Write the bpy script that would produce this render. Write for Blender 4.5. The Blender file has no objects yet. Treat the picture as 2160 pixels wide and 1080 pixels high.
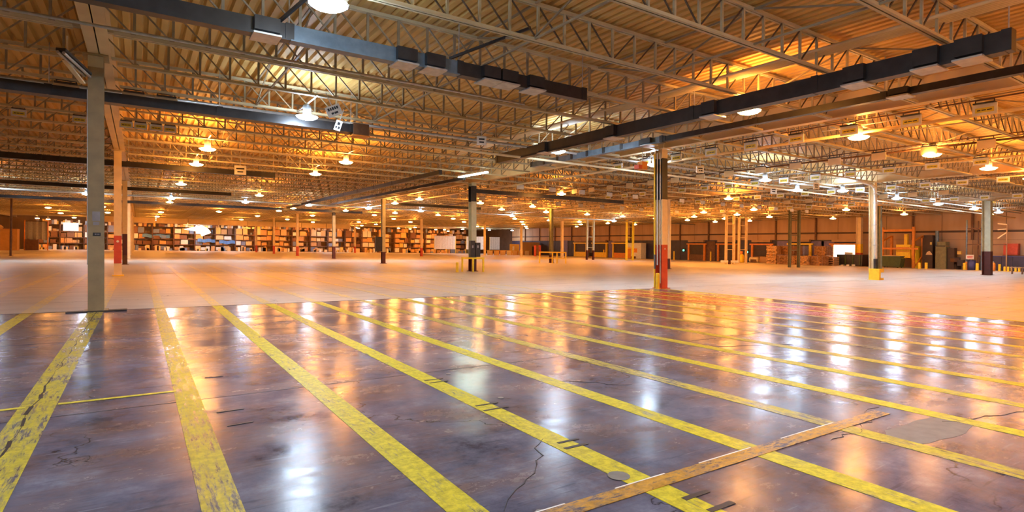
import bpy, bmesh, math, random
from mathutils import Vector, Matrix

random.seed(7)
S = bpy.context.scene
COL = S.collection
PI = math.pi

# ------------------------------------------------------------------ camera, world, exposure
# world axes: X runs across the hall (along the roof joists), Y runs down the hall (along the floor lanes)
YAW = math.atan(787 / 1195.0)
ROLL = math.atan(0.0146)
Fv = Vector((math.sin(YAW), math.cos(YAW), 0))
R0 = Vector((math.cos(YAW), -math.sin(YAW), 0))
Zv = Vector((0, 0, 1))
Rv = R0 * math.cos(ROLL) + Zv * math.sin(ROLL)
Uv = Zv * math.cos(ROLL) - R0 * math.sin(ROLL)
cd = bpy.data.cameras.new('camera')
cam = bpy.data.objects.new('camera', cd)
COL.objects.link(cam)
cd.sensor_width = 36.0
cd.sensor_fit = 'HORIZONTAL'
cd.lens = 36.0 * 1195.0 / 2160.0
cd.shift_y = -18.5 / 2160.0
cd.clip_end = 500
M3 = Matrix((Rv, Uv, -Fv)).transposed()
cam.matrix_world = Matrix.Translation((0, 0, 1.5)) @ M3.to_4x4()
S.camera = cam

w = bpy.data.worlds.new('world')
S.world = w
w.use_nodes = True
w.node_tree.nodes['Background'].inputs[0].default_value = (0.9, 0.8, 0.65, 1)
w.node_tree.nodes['Background'].inputs[1].default_value = 0.15

S.view_settings.view_transform = 'Standard'
S.view_settings.look = 'None'
S.view_settings.gamma = 1.0
S.view_settings.use_curve_mapping = False
S.view_settings.exposure = 1.72
S.cycles.use_denoising = True
S.cycles.diffuse_bounces = 5
S.cycles.sample_clamp_indirect = 12.0

ORANGE_L = (1.0, 0.40, 0.075)
WHITE_L = (0.64, 0.80, 1.0)
P_ORANGE = 74.0
P_WHITE = 104.0
P_UP = 78.0

# ------------------------------------------------------------------ materials
def nt(m):
    m.use_nodes = True
    t = m.node_tree
    return t, t.nodes, t.links, t.nodes['Principled BSDF']

def mat(name, c1, c2=None, rough=0.6, metal=0.0, scale=6.0, bump=0.0, detail=4.0, stretch=(1, 1, 1)):
    m = bpy.data.materials.new(name)
    t, N, L, b = nt(m)
    if c2 is None:
        c2 = tuple(x * 0.72 for x in c1)
    tc = N.new('ShaderNodeTexCoord')
    mp = N.new('ShaderNodeMapping')
    mp.inputs['Scale'].default_value = stretch
    L.new(tc.outputs['Object'], mp.inputs[0])
    no = N.new('ShaderNodeTexNoise')
    no.inputs['Scale'].default_value = scale
    no.inputs['Detail'].default_value = detail
    L.new(mp.outputs[0], no.inputs['Vector'])
    r = N.new('ShaderNodeValToRGB')
    r.color_ramp.elements[0].position = 0.35
    r.color_ramp.elements[1].position = 0.65
    r.color_ramp.elements[0].color = (*c2, 1)
    r.color_ramp.elements[1].color = (*c1, 1)
    L.new(no.outputs['Fac'], r.inputs[0])
    L.new(r.outputs[0], b.inputs['Base Color'])
    b.inputs['Roughness'].default_value = rough
    b.inputs['Metallic'].default_value = metal
    if bump:
        bp = N.new('ShaderNodeBump')
        bp.inputs['Strength'].default_value = bump
        bp.inputs['Distance'].default_value = 0.02
        L.new(no.outputs['Fac'], bp.inputs['Height'])
        L.new(bp.outputs[0], b.inputs['Normal'])
    return m

def emit(name, col, s):
    m = bpy.data.materials.new(name)
    t, N, L, b = nt(m)
    b.inputs['Base Color'].default_value = (*col, 1)
    b.inputs['Emission Color'].default_value = (*col, 1)
    b.inputs['Emission Strength'].default_value = s
    return m

# floor finishes: worn coated slab near, pale bare slab beyond, and the paint laid on top of either
def floor_mat(name, kind, paint=None, wear=0.5, streak=(1, 1, 1)):
    m = bpy.data.materials.new(name)
    t, N, L, b = nt(m)
    geo = N.new('ShaderNodeNewGeometry')
    def noise(scale, detail=6, rough=0.6, vec=None, dist=0.0):
        n = N.new('ShaderNodeTexNoise')
        n.inputs['Scale'].default_value = scale
        n.inputs['Detail'].default_value = detail
        n.inputs['Roughness'].default_value = rough
        n.inputs['Distortion'].default_value = dist
        L.new(vec or geo.outputs['Position'], n.inputs['Vector'])
        return n.outputs['Fac']
    def ramp(f, stops):
        r = N.new('ShaderNodeValToRGB')
        e = r.color_ramp.elements
        while len(e) < len(stops):
            e.new(0.5)
        for k, (p, c) in enumerate(stops):
            e[k].position = p
            e[k].color = (*c, 1) if len(c) == 3 else c
        L.new(f, r.inputs[0])
        return r.outputs[0]
    def mix(a, c, f, mode='MIX'):
        x = N.new('ShaderNodeMix')
        x.data_type = 'RGBA'
        x.blend_type = mode
        for sock, v in ((x.inputs[0], f), (x.inputs[6], a), (x.inputs[7], c)):
            if hasattr(v, 'is_linked'):
                L.new(v, sock)
            elif isinstance(v, (int, float)):
                sock.default_value = v
            else:
                sock.default_value = (*v, 1)
        return x.outputs[2]
    def vmap(scale, rot=0.0):
        mp = N.new('ShaderNodeMapping')
        mp.inputs['Scale'].default_value = scale
        mp.inputs['Rotation'].default_value = (0, 0, rot)
        L.new(geo.outputs['Position'], mp.inputs[0])
        return mp.outputs[0]
    big = noise(0.45, 5, 0.6)
    mid = noise(1.5, 9, 0.72)
    fine = noise(9, 7, 0.72)
    sc_b = noise(2.4, 4, 0.55)
    scuff = noise(3.0, 7, 0.7, vmap((0.35, 2.6, 1), 0.3))
    if kind == 'coated':
        base = ramp(mid, [(0.35, (0.044, 0.045, 0.066)), (0.45, (0.092, 0.095, 0.136)), (0.55, (0.128, 0.132, 0.180)), (0.66, (0.200, 0.205, 0.262))])
        rust = ramp(noise(1.1, 9, 0.75, vmap((0.8, 1.3, 1), 0.4)), [(0.44, (0, 0, 0)), (0.64, (0.8, 0.8, 0.8))])
        base = mix(base, (0.150, 0.086, 0.062), rust)
        sc2 = ramp(noise(6, 8, 0.8, vmap((0.4, 3.5, 1), 0.35)), [(0.52, (0, 0, 0)), (0.75, (0.6, 0.6, 0.6))])
        base = mix(base, (0.05, 0.045, 0.055), sc2)
        for ang, sx, lo, col, sd in ((0.5, 26, 0.66, (0.28, 0.30, 0.36), 0.0), (-0.7, 22, 0.62, (0.035, 0.032, 0.04), 7.0), (1.9, 26, 0.68, (0.27, 0.28, 0.33), 13.0)):
            mp = vmap((2.2, sx, 1), ang)
            mp.node.inputs['Location'].default_value = (sd, sd, 0)
            base = mix(base, col, ramp(noise(1.0, 3, 0.5, mp), [(lo, (0, 0, 0)), (lo+0.07, (0.4, 0.4, 0.4))]))
        pale = ramp(big, [(0.45, (0, 0, 0)), (0.75, (0.5, 0.5, 0.5))])
        base = mix(base, (0.20, 0.23, 0.32), pale)
        rlo, rhi, bstr = 0.08, 0.22, 0.12
    elif kind == 'red':
        base = ramp(mid, [(0.32, (0.30, 0.075, 0.040)), (0.68, (0.42, 0.125, 0.07))])
        rlo, rhi, bstr = 0.16, 0.36, 0.07
    else:
        base = ramp(mid, [(0.30, (0.36, 0.325, 0.285)), (0.55, (0.48, 0.435, 0.375)), (0.75, (0.56, 0.51, 0.44))])
        base = mix(base, (0.25, 0.21, 0.18), ramp(noise(1.2, 6, 0.7, vmap((0.12, 1.5, 1))), [(0.50, (0, 0, 0)), (0.72, (0.7, 0.7, 0.7))]))
        rlo, rhi, bstr = 0.36, 0.60, 0.06
    # hairline cracks, kept to patches
    vo = N.new('ShaderNodeTexVoronoi')
    vo.feature = 'DISTANCE_TO_EDGE'
    vo.inputs['Scale'].default_value = 0.33
    wob = N.new('ShaderNodeVectorMath')
    wob.operation = 'ADD'
    nz = N.new('ShaderNodeTexNoise')
    nz.inputs['Scale'].default_value = 2.2
    nz.inputs['Detail'].default_value = 6
    L.new(geo.outputs['Position'], nz.inputs['Vector'])
    L.new(geo.outputs['Position'], wob.inputs[0])
    L.new(nz.outputs['Color'], wob.inputs[1])
    L.new(wob.outputs[0], vo.inputs['Vector'])
    crack = ramp(vo.outputs['Distance'], [(0.0, (1, 1, 1)), (0.0045, (0, 0, 0))])
    cmask = ramp(noise(0.7, 2), [(0.50, (0, 0, 0)), (0.56, (0.85, 0.85, 0.85))])
    cr = N.new('ShaderNodeMath')
    cr.operation = 'MULTIPLY'
    L.new(crack, cr.inputs[0])
    L.new(cmask, cr.inputs[1])
    base = mix(base, (0.012, 0.011, 0.011), cr.outputs[0])
    rough = ramp(mid, [(0.25, (rlo,) * 3), (0.75, (rhi,) * 3)])
    if kind == 'coated':
        rough = mix(rough, (0.36, 0.36, 0.36), rust)
    if paint:
        sc = noise(17.0, 9, 0.8, vmap(streak))
        sw = N.new('ShaderNodeMath'); sw.operation = 'MULTIPLY_ADD'
        L.new(noise(1.3, 3), sw.inputs[0]); sw.inputs[1].default_value = 0.35; L.new(sc, sw.inputs[2])
        sc = sw.outputs[0]; wear += 0.175
        a = ramp(sc, [(wear - 0.07, (0, 0, 0)), (wear + 0.07, (1, 1, 1))])
        grime = ramp(noise(14, 6, 0.7), [(0.35, tuple(x * 0.55 for x in paint)), (0.6, paint)])
        base = mix(base, grime, a)
        rough = mix(rough, (0.42, 0.42, 0.42), a)
    L.new(base, b.inputs['Base Color'])
    L.new(rough, b.inputs['Roughness'])
    b.inputs['Specular IOR Level'].default_value = {'coated': 0.17, 'red': 0.15, 'bare': 0.28}[kind]
    bp = N.new('ShaderNodeBump')
    bp.inputs['Strength'].default_value = bstr
    bp.inputs['Distance'].default_value = 0.012
    h = N.new('ShaderNodeMath')
    h.operation = 'MULTIPLY_ADD'
    L.new(fine, h.inputs[0])
    h.inputs[1].default_value = 0.8
    L.new(sc_b, h.inputs[2])
    L.new(h.outputs[0], bp.inputs['Height'])
    L.new(bp.outputs[0], b.inputs['Normal'])
    return m

M_COAT = floor_mat('coated_concrete', 'coated')
M_BARE = floor_mat('bare_concrete', 'bare')
M_RED = floor_mat('red_coated_concrete', 'red')
YEL = (0.66, 0.58, 0.035)
M_LANE = floor_mat('yellow_lane_paint', 'coated', YEL, 0.40, (1.6, 0.22, 1))
M_LANEW = floor_mat('worn_yellow_lane_paint', 'coated', (0.58, 0.49, 0.05), 0.46, (1.6, 0.22, 1))
M_LANEF = floor_mat('faded_yellow_lane_paint', 'bare', (0.72, 0.56, 0.10), 0.50, (1.3, 0.5, 1))
M_TAPEY = floor_mat('thin_yellow_tape', 'coated', (0.70, 0.60, 0.06), 0.30)
M_TAPEO = floor_mat('worn_orange_tape', 'coated', (0.58, 0.31, 0.04), 0.46, (0.6, 2.0, 1))
M_PATCH = mat('pale_patch', (0.20, 0.195, 0.175), (0.15, 0.145, 0.135), 0.5, scale=9)
M_SEAL = mat('joint_sealant', (0.035, 0.033, 0.035), (0.02, 0.02, 0.02), 0.5)
M_DECK = mat('cream_roof_deck', (0.70, 0.46, 0.155), (0.60, 0.39, 0.12), 0.55, scale=0.8)
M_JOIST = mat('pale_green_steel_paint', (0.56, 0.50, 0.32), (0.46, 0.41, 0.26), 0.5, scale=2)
M_ROD = mat('silhouetted_web_rod', (0.12, 0.085, 0.055), (0.08, 0.055, 0.04), 0.5, scale=3)  # shadowed, silhouetted look of the diagonals put into the colour
M_WEB = mat('backlit_steel_tone', (0.34, 0.28, 0.18), (0.25, 0.20, 0.13), 0.5, scale=3)  # darker than the joist paint: backlit shade put into the colour
M_GIRD = mat('cream_girder_paint', (0.74, 0.58, 0.34), (0.66, 0.51, 0.29), 0.5, scale=1.5)
M_DARK = mat('black_enamel', (0.030, 0.028, 0.030), (0.018, 0.017, 0.018), 0.38, scale=5)
M_STEELB = mat('blue_grey_steel', (0.16, 0.22, 0.28), (0.11, 0.16, 0.21), 0.38, metal=0.3, scale=5)
M_GALV = mat('galvanised_steel', (0.55, 0.56, 0.55), (0.42, 0.43, 0.43), 0.38, metal=0.6, scale=8)
M_WHITEP = mat('white_paint', (0.78, 0.78, 0.74), (0.66, 0.66, 0.62), 0.45, scale=4)
M_GREENC = mat('grey_green_column_paint', (0.36, 0.29, 0.155), (0.28, 0.23, 0.125), 0.5, scale=4, bump=0.05)
M_SAGE = mat('sage_column_paint', (0.56, 0.56, 0.40), (0.46, 0.46, 0.33), 0.5, scale=3)
M_CREAM = mat('cream_column_paint', (0.82, 0.68, 0.42), (0.72, 0.59, 0.36), 0.5, scale=3)
M_REDC = mat('red_band_paint', (0.62, 0.085, 0.03), (0.50, 0.06, 0.025), 0.45, scale=4)
M_MAROON = mat('maroon_band_paint', (0.10, 0.016, 0.012), (0.07, 0.012, 0.01), 0.45, scale=4)
M_YELP = mat('safety_yellow', (0.92, 0.66, 0.03), (0.80, 0.55, 0.025), 0.42, scale=6)
M_ORP = mat('orange_steel_paint', (0.75, 0.27, 0.03), (0.62, 0.21, 0.02), 0.45, scale=5)
M_BROWN = mat('rust_brown_steel', (0.16, 0.075, 0.035), (0.11, 0.05, 0.025), 0.6, scale=5)
M_TAN = mat('tan_wall_panel', (0.46, 0.30, 0.17), (0.38, 0.24, 0.13), 0.6, scale=0.9, stretch=(1, 1, 0.25))
M_BAND = mat('dark_wall_band', (0.10, 0.055, 0.035), (0.07, 0.04, 0.025), 0.6, scale=1)
M_BLUEW = mat('dark_blue_wall', (0.045, 0.040, 0.085), (0.030, 0.027, 0.055), 0.5, scale=1.5)
M_BLUE = mat('blue_plastic', (0.055, 0.06, 0.20), (0.04, 0.045, 0.14), 0.45, scale=3)
M_VIOL = mat('violet_blue_panel', (0.16, 0.13, 0.34), (0.12, 0.10, 0.26), 0.45, scale=3)
M_DOOR = mat('dark_brown_door', (0.055, 0.030, 0.022), (0.04, 0.022, 0.016), 0.5, scale=3)
M_CARD = mat('brown_cardboard', (0.60, 0.33, 0.13), (0.48, 0.25, 0.09), 0.7, scale=9)
M_CARD2 = mat('pale_cardboard', (0.75, 0.52, 0.26), (0.62, 0.42, 0.2), 0.7, scale=9)
M_CARD3 = mat('dark_cardboard', (0.22, 0.10, 0.045), (0.16, 0.07, 0.03), 0.7, scale=9)
M_BOXW = mat('white_carton', (0.75, 0.72, 0.66), (0.62, 0.60, 0.55), 0.6, scale=9)
M_BOXB = mat('blue_grey_carton', (0.20, 0.25, 0.40), (0.15, 0.19, 0.3), 0.6, scale=9)
M_BOXY = mat('yellow_carton', (0.72, 0.50, 0.12), (0.6, 0.4, 0.09), 0.6, scale=9)
M_GREEN = mat('dark_green_steel', (0.055, 0.085, 0.025), (0.04, 0.065, 0.02), 0.5, scale=4)
M_OLIVE = mat('olive_machine_paint', (0.20, 0.19, 0.09), (0.15, 0.14, 0.07), 0.5, scale=4)
M_WOOD = mat('bare_timber', (0.50, 0.30, 0.14), (0.38, 0.22, 0.10), 0.65, scale=5, stretch=(1, 1, 6))
M_PLY = mat('orange_plywood', (0.62, 0.33, 0.09), (0.54, 0.28, 0.07), 0.6, scale=2)
M_REFL = mat('lamp_reflector', (0.22, 0.23, 0.25), (0.16, 0.17, 0.19), 0.45, metal=0.2)
M_INK = mat('black_print', (0.02, 0.02, 0.025), (0.015, 0.015, 0.02), 0.5)
M_SIGNY = mat('yellow_label', (0.75, 0.62, 0.06), (0.65, 0.52, 0.05), 0.45)
M_PAPER = mat('grey_paper', (0.33, 0.33, 0.36), (0.27, 0.27, 0.30), 0.6)
M_LO = emit('sodium_lens', ORANGE_L, P_ORANGE)
M_LW = emit('white_lens', WHITE_L, P_WHITE)
M_UO = emit('sodium_uplight', ORANGE_L, P_UP)
M_UW = emit('white_uplight', WHITE_L, P_UP * 0.55)
M_TUBE = emit('fluorescent_tube', (0.85, 1.0, 0.85), 22.0)
M_GREENL = emit('green_signal', (0.05, 0.9, 0.45), 3.0)
M_BRIGHT = emit('bright_white_glow', (1.0, 0.93, 0.86), 1.6)  # even white glow for the dock opening, a board and a glare patch

# ------------------------------------------------------------------ mesh helpers
class MB:
    def __init__(s):
        s.v = []; s.f = []
    def box(s, a, b):
        n = len(s.v)
        x0, y0, z0 = a; x1, y1, z1 = b
        s.v += [(x0,y0,z0),(x1,y0,z0),(x1,y1,z0),(x0,y1,z0),(x0,y0,z1),(x1,y0,z1),(x1,y1,z1),(x0,y1,z1)]
        s.f += [tuple(n+i for i in q) for q in ((0,3,2,1),(4,5,6,7),(0,1,5,4),(1,2,6,5),(2,3,7,6),(3,0,4,7))]
        return s
    def cbox(s, c, d):
        return s.box([c[i]-d[i]/2 for i in range(3)], [c[i]+d[i]/2 for i in range(3)])
    def bar(s, p, q, w, h=None, up=(0,0,1)):
        h = h or w
        p = Vector(p); q = Vector(q); d = (q-p).normalized(); up = Vector(up)
        if abs(d.dot(up)) > 0.98: up = Vector((1,0,0))
        a = d.cross(up).normalized()*w/2; b = a.cross(d).normalized()*h/2
        n = len(s.v)
        for c in (p, q):
            s.v += [tuple(c-a-b), tuple(c+a-b), tuple(c+a+b), tuple(c-a+b)]
        s.f += [tuple(n+i for i in k) for k in ((0,1,2,3),(7,6,5,4),(0,4,5,1),(1,5,6,2),(2,6,7,3),(3,7,4,0))]
        return s
    def cyl(s, p, q, r, n=10, r2=None, caps=True):
        r2 = r if r2 is None else r2
        p = Vector(p); q = Vector(q); d = (q-p).normalized()
        up = Vector((0,0,1)) if abs(d.z) < 0.95 else Vector((1,0,0))
        a = d.cross(up).normalized(); b = d.cross(a)
        k = len(s.v)
        for c, rr in ((p, r), (q, r2)):
            for i in range(n):
                t = 2*PI*i/n
                s.v.append(tuple(c + (a*math.cos(t) + b*math.sin(t))*rr))
        for i in range(n):
            j = (i+1) % n
            s.f.append((k+i, k+n+i, k+n+j, k+j))
        if caps:
            s.f.append(tuple(k+i for i in range(n)))
            s.f.append(tuple(k+n+i for i in reversed(range(n))))
        return s
    def tube(s, pts, r, n=8):
        for a, b in zip(pts, pts[1:]):
            s.cyl(a, b, r, n)
        return s
    def lathe(s, prof, n=16, c=(0,0,0)):
        k = len(s.v)
        for r, z in prof:
            for i in range(n):
                t = 2*PI*i/n
                s.v.append((c[0]+r*math.cos(t), c[1]+r*math.sin(t), c[2]+z))
        for m in range(len(prof)-1):
            for i in range(n):
                j = (i+1) % n
                s.f.append((k+m*n+i, k+m*n+j, k+(m+1)*n+j, k+(m+1)*n+i))
        return s
    def quad(s, a, b, c, d):
        n = len(s.v); s.v += [a, b, c, d]; s.f.append((n, n+1, n+2, n+3)); return s
    def prism(s, poly, axis, lo, hi):
        n = len(s.v); m = len(poly)
        for t in (lo, hi):
            for a, b in poly:
                s.v.append((t,a,b) if axis == 0 else (a,t,b) if axis == 1 else (a,b,t))
        s.f += [tuple(n+i for i in range(m)), tuple(n+m+i for i in reversed(range(m)))]
        for i in range(m):
            j = (i+1) % m
            s.f.append((n+i, n+m+i, n+m+j, n+j))
        return s
    def mesh(s, name, m, smooth=False):
        me = bpy.data.meshes.new(name)
        me.from_pydata(s.v, [], s.f)
        me.materials.append(m)
        bm = bmesh.new(); bm.from_mesh(me); bmesh.ops.recalc_face_normals(bm, faces=bm.faces); bm.to_mesh(me); bm.free()
        if smooth:
            me.polygons.foreach_set('use_smooth', [True]*len(me.polygons))
        me.update()
        return me

def link(name, me, parent=None, loc=None, rz=0.0):
    o = bpy.data.objects.new(name, me)
    COL.objects.link(o)
    if parent: o.parent = parent
    if loc is not None: o.location = loc
    if rz: o.rotation_euler = (0, 0, rz)
    return o

def add(name, mb, m, parent=None, loc=None, rz=0.0, smooth=False):
    return link(name, mb.mesh(name, m, smooth), parent, loc, rz)

def tag(o, label, cat, group=None, kind='thing'):
    o['label'] = label; o['category'] = cat
    if group: o['group'] = group
    if kind: o['kind'] = kind
    return o

def thing(name, label, cat, loc=(0,0,0), rz=0.0, group=None):
    o = bpy.data.objects.new(name, None)
    o.empty_display_size = 0.2
    COL.objects.link(o)
    o.location = loc; o.rotation_euler = (0, 0, rz)
    return tag(o, label, cat, group)

def struct(o):
    o['kind'] = 'structure'
    return o

def dup(root, loc, rz=None, label=None, group=None):
    r = root.copy(); COL.objects.link(r); r.location = loc
    if rz is not None: r.rotation_euler = (0, 0, rz)
    if label: r['label'] = label
    if group: r['group'] = group
    for ch in root.children:
        c = ch.copy(); COL.objects.link(c); c.parent = r
        for g in ch.children:
            d = g.copy(); COL.objects.link(d); d.parent = c
    return r

ORD = ['nearest', 'second', 'third', 'fourth', 'fifth', 'sixth', 'seventh', 'eighth', 'ninth', 'tenth', 'eleventh', 'twelfth', 'thirteenth',
       'fourteenth', 'fifteenth', 'sixteenth', 'seventeenth', 'eighteenth', 'nineteenth', 'twentieth']
def nth(i):
    return ORD[i] if i < len(ORD) else '%dth' % (i+1)

def in_view(x, y, margin=0.06):
    d = Vector((x, y, 0)); z = d.dot(Fv)
    if z < 0.5: return False
    return abs(d.dot(R0)/z) < 0.904 + margin + 1.0/max(z, 1)

VC = [-0.75, 16.92, 34.1, 51.2]            # column rows across the hall
BAY = 15.1                                 # column spacing down the hall
XW = 67.0                                  # dock wall
YE = 131.0                                 # end wall
ZD = 6.12                                  # underside of the roof deck
ZB = 5.35                                  # bottom chords

# ------------------------------------------------------------------ floor
floor = struct(add('floor', MB().box((-40, -18, -0.20), (XW+6, YE+1, -0.004)), M_BARE))
mb = MB().box((-40, -18, -0.1), (16.72, 15.10, 0.0))
coat = add('coated_slab', mb, M_COAT, floor)
bare = add('bare_slab', MB().box((-40, 15.16, -0.1), (XW, YE, 0.0)), M_BARE, floor)
add('bare_slab', MB().box((16.75, -18, -0.1), (XW, 15.10, 0.0)), M_BARE, floor)
add('joint_seal', MB().box((-40, 15.10, -0.1), (16.72, 15.16, 0.002)), M_SEAL, floor)
add('red_strip', MB().box((13.30, -10, 0.0), (15.30, 15.08, 0.002)), M_RED, floor)
for yj in (-3.2, 6.15, 10.6):
    add('saw_cut', MB().box((-40, yj, 0.0), (13.2, yj+0.012, 0.0015)), M_SEAL, floor)
for k in range(-8, 16):
    x = -0.745 + 1.158*k
    wd = 0.27 if k == 0 else 0.205
    far = -18 if k > -4 else 5
    add('lane_marking', MB().box((x-wd/2, far, 0.0), (x+wd/2, 15.08, 0.003)), M_LANEW if k in (0, 1, 5, 9, 12) else M_LANE, floor)
    if k < 12:
        add('lane_marking', MB().box((x-wd/2, 15.17, 0.0), (x+wd/2, 42.5 if k > 0 else 34, 0.003)), M_LANEF, floor)
for k in range(4):
    x = 17.8 + 2.3*k
    add('lane_marking', MB().box((x-0.07, -5, 0.0), (x+0.07, 14.0, 0.003)), M_LANEF, floor)
for k in range(10):
    add('dash_marking', MB().box((1.0+1.6*k, 32.0, 0.0), (2.0+1.6*k, 32.35, 0.003)), M_LANEF, floor)
add('yellow_tape', MB().box((-3.5, 6.58, 0.003), (-0.83, 6.64, 0.005)), M_TAPEY, floor)
add('yellow_tape', MB().box((-0.60, 6.58, 0.003), (0.33, 6.64, 0.005)), M_TAPEY, floor)
add('orange_tape', MB().box((1.2, 2.45, 0.003), (5.85, 2.58, 0.006)), M_TAPEO, floor)
for (a, b_) in ((1.2, 2.1), (2.5, 2.95), (3.3, 3.9), (4.3, 5.1)):
    add('tape_edge', MB().box((a, 2.58, 0.003), (b_, 2.592, 0.006)), M_WHITEP, floor)
mb = MB(); rc = random.Random(5); y = 1.6; x = -0.80; pr = (x, y)
while y < 14.6:
    y2 = y + rc.uniform(0.12, 0.3); x2 = -0.80 + 0.0045*(y2-1.6) + rc.uniform(-0.018, 0.018); wd = max(0.002, rc.uniform(-0.004, 0.022) * (1.0 if y < 7 else 0.45))
    mb.prism([(pr[0]-wd, y), (pr[0]+wd, y), (x2+wd, y2), (x2-wd, y2)], 2, 0.001, 0.0042)
    pr = (x2, y2); y = y2
add('floor_crack', mb, M_SEAL, floor)
for seed, (x, y, n, ax) in enumerate(((1.75, 2.7, 12, 0.9), (3.9, 5.1, 9, -0.9), (4.6, 2.35, 16, 0.15), (6.0, 2.1, 16, -0.1), (7.5, 5.6, 14, -0.15))):
    rc = random.Random(40+seed); mb = MB()
    for k in range(n):
        ax2 = ax + rc.uniform(-0.6, 0.6); l = rc.uniform(0.06, 0.16)
        x2 = x + l*math.cos(ax2); y2 = y + l*math.sin(ax2); wd = rc.uniform(0.002, 0.006)
        mb.prism([(x-wd, y-wd), (x+wd, y), (x2+wd, y2), (x2, y2+wd)], 2, 0.0005, 0.0038)
        x, y = x2, y2
    add('floor_crack', mb, M_SEAL, floor)
# dark brackets scraped across the fourth lane, pale spots, patches
for (x, y, w_, d_) in ((2.70,3.30,.22,.035),(2.72,3.42,.2,.03),(2.70,4.45,.26,.028),(2.70,4.62,.24,.028),(2.70,5.65,.22,.025),(2.70,5.78,.22,.025),(2.78,2.26,.22,.04),(2.78,2.08,.22,.04)):
    add('scuff_mark', MB().cbox((x+0.08, y, 0.004), (w_, d_, 0.003)), M_SEAL, floor)
for (x, y, r) in ((2.66, 2.72, .075), (1.92, 2.58, .03), (3.05, 5.95, .03), (3.02, 4.75, .03), (0.33, 3.4, .012), (5.9, 6.8, .03)):
    add('pale_spot', MB().lathe([(r, 0.0045), (r, 0.0055), (0.0, 0.0055)], 14, (x, y, 0)), M_PATCH, floor)
rp = random.Random(3)
for (x, y, a, b_) in ((5.62, 2.06, .66, .19),):
    poly = []
    for q in range(22):
        t_ = 2*PI*q/22; f_ = 1 + rp.uniform(-.12, .12)
        poly.append((x + (a*math.cos(t_) - 0.3*b_*math.sin(t_))*f_, y + b_*math.sin(t_)*f_))
    add('grey_patch', MB().prism(poly, 2, 0.0, 0.002), M_PATCH, floor)
for (x, y, l, r) in ((0.5, 5.6, .22, .05), (0.52, 5.15, .20, .1), (0.52, 7.1, .18, 0)):
    add('gouge', MB().cbox((0, 0, 0.004), (l, 0.02, 0.003)), M_SEAL, floor, (x+0.2, y, 0), r)

# ------------------------------------------------------------------ walls
wall_r = struct(add('wall_right', MB().box((XW, -18, 0), (XW+0.3, YE, ZD)), M_BAND))
wall_e = struct(add('wall_back', MB().box((-40, YE, 0), (XW+0.3, YE+0.3, ZD)), M_TAN))
wall_l = struct(add('wall_left', MB().box((-40.3, -18, 0), (-40, YE, ZD)), M_TAN))
wall_f = struct(add('wall_front', MB().box((-40, -18.3, 0), (XW, -18, ZD)), M_TAN))
PB = 5.033
pan_u = MB().box((-0.06, 0.02, 3.78), (0, PB/2-0.02, 5.9)).mesh('wall_panel', M_TAN)
pan_m = MB().box((-0.05, 0.02, 2.88), (0, PB/2-0.02, 3.58)).mesh('wall_panel', M_TAN)
pan_l = MB().box((-0.05, 0.02, 0.0), (0, PB/2-0.02, 2.86)).mesh('wall_panel', M_TAN)
pan_b = MB().box((-0.05, 0.02, 0.0), (0, PB/2-0.02, 2.86)).mesh('wall_panel', M_BLUEW)
post_m = MB().box((-0.22, -0.09, 2.88), (-0.02, 0.09, 5.9)).mesh('wall_post', M_BROWN)
for i in range(1, 21):
    y = 1.0 + PB*i
    if y > 100: break
    link('wall_post', post_m, wall_r, (XW, y, 0))
    for h in range(2):
        link('wall_panel', pan_u, wall_r, (XW, y+h*PB/2, 0))
        link('wall_panel', pan_m, wall_r, (XW, y+h*PB/2, 0))
        link('wall_panel', pan_l if y < 29 else pan_b, wall_r, (XW, y+h*PB/2, 0))

# ------------------------------------------------------------------ roof: deck, girders, joists
PIT = 0.2286
X0, X1 = -36.0, XW
nr = int((X1-X0)/PIT)
mb = MB()
for i in range(nr+1):
    x = X0 + i*PIT
    n = len(mb.v)
    for (dx, dz) in ((0, 0), (0.115, 0), (0.148, 0.075), (0.196, 0.075)):
        mb.v += [(x+dx, -18, ZD+dz), (x+dx, YE, ZD+dz)]
for i in range(len(mb.v)//2-1):
    mb.f.append((2*i, 2*i+1, 2*i+3, 2*i+2))
me = bpy.data.meshes.new('ceiling')
me.from_pydata(mb.v, [], mb.f); me.materials.append(M_DECK)
ceiling = struct(link('ceiling', me))
add('roof_cover', MB().box((X0, -18, ZD+0.12), (X1+0.3, YE, ZD+0.2)), M_DARK, ceiling)

def ibeam_y(mb, x, y0, y1, z0, z1, wdt, tf=0.03, tw=0.02):
    mb.box((x-wdt/2, y0, z0), (x+wdt/2, y1, z0+tf))
    mb.box((x-wdt/2, y0, z1-tf), (x+wdt/2, y1, z1))
    mb.box((x-tw/2, y0, z0), (x+tw/2, y1, z1))
for j, x in enumerate([VC[0]-17.2] + VC):
    for i in range(-1, 9):
        y0, y1 = BAY*i, BAY*(i+1)
        if not (in_view(x, y1, 0.3) or in_view(x, y0, 0.3)): continue
        mb = MB(); ibeam_y(mb, x, y0+0.01, y1-0.01, 5.47 if x < 0 else 5.38, 6.10, 0.40 if x < 0 else 0.26)
        add('roof_girder', mb, M_GIRD, ceiling)

SP = BAY/7
NP = 28
spans = [(VC[0]-34.4, VC[0]-17.2), (VC[0]-17.2, VC[0]), (VC[0], VC[1]), (VC[1], VC[2]), (VC[2], VC[3]), (VC[3], XW)]
L17 = 17.1
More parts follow.
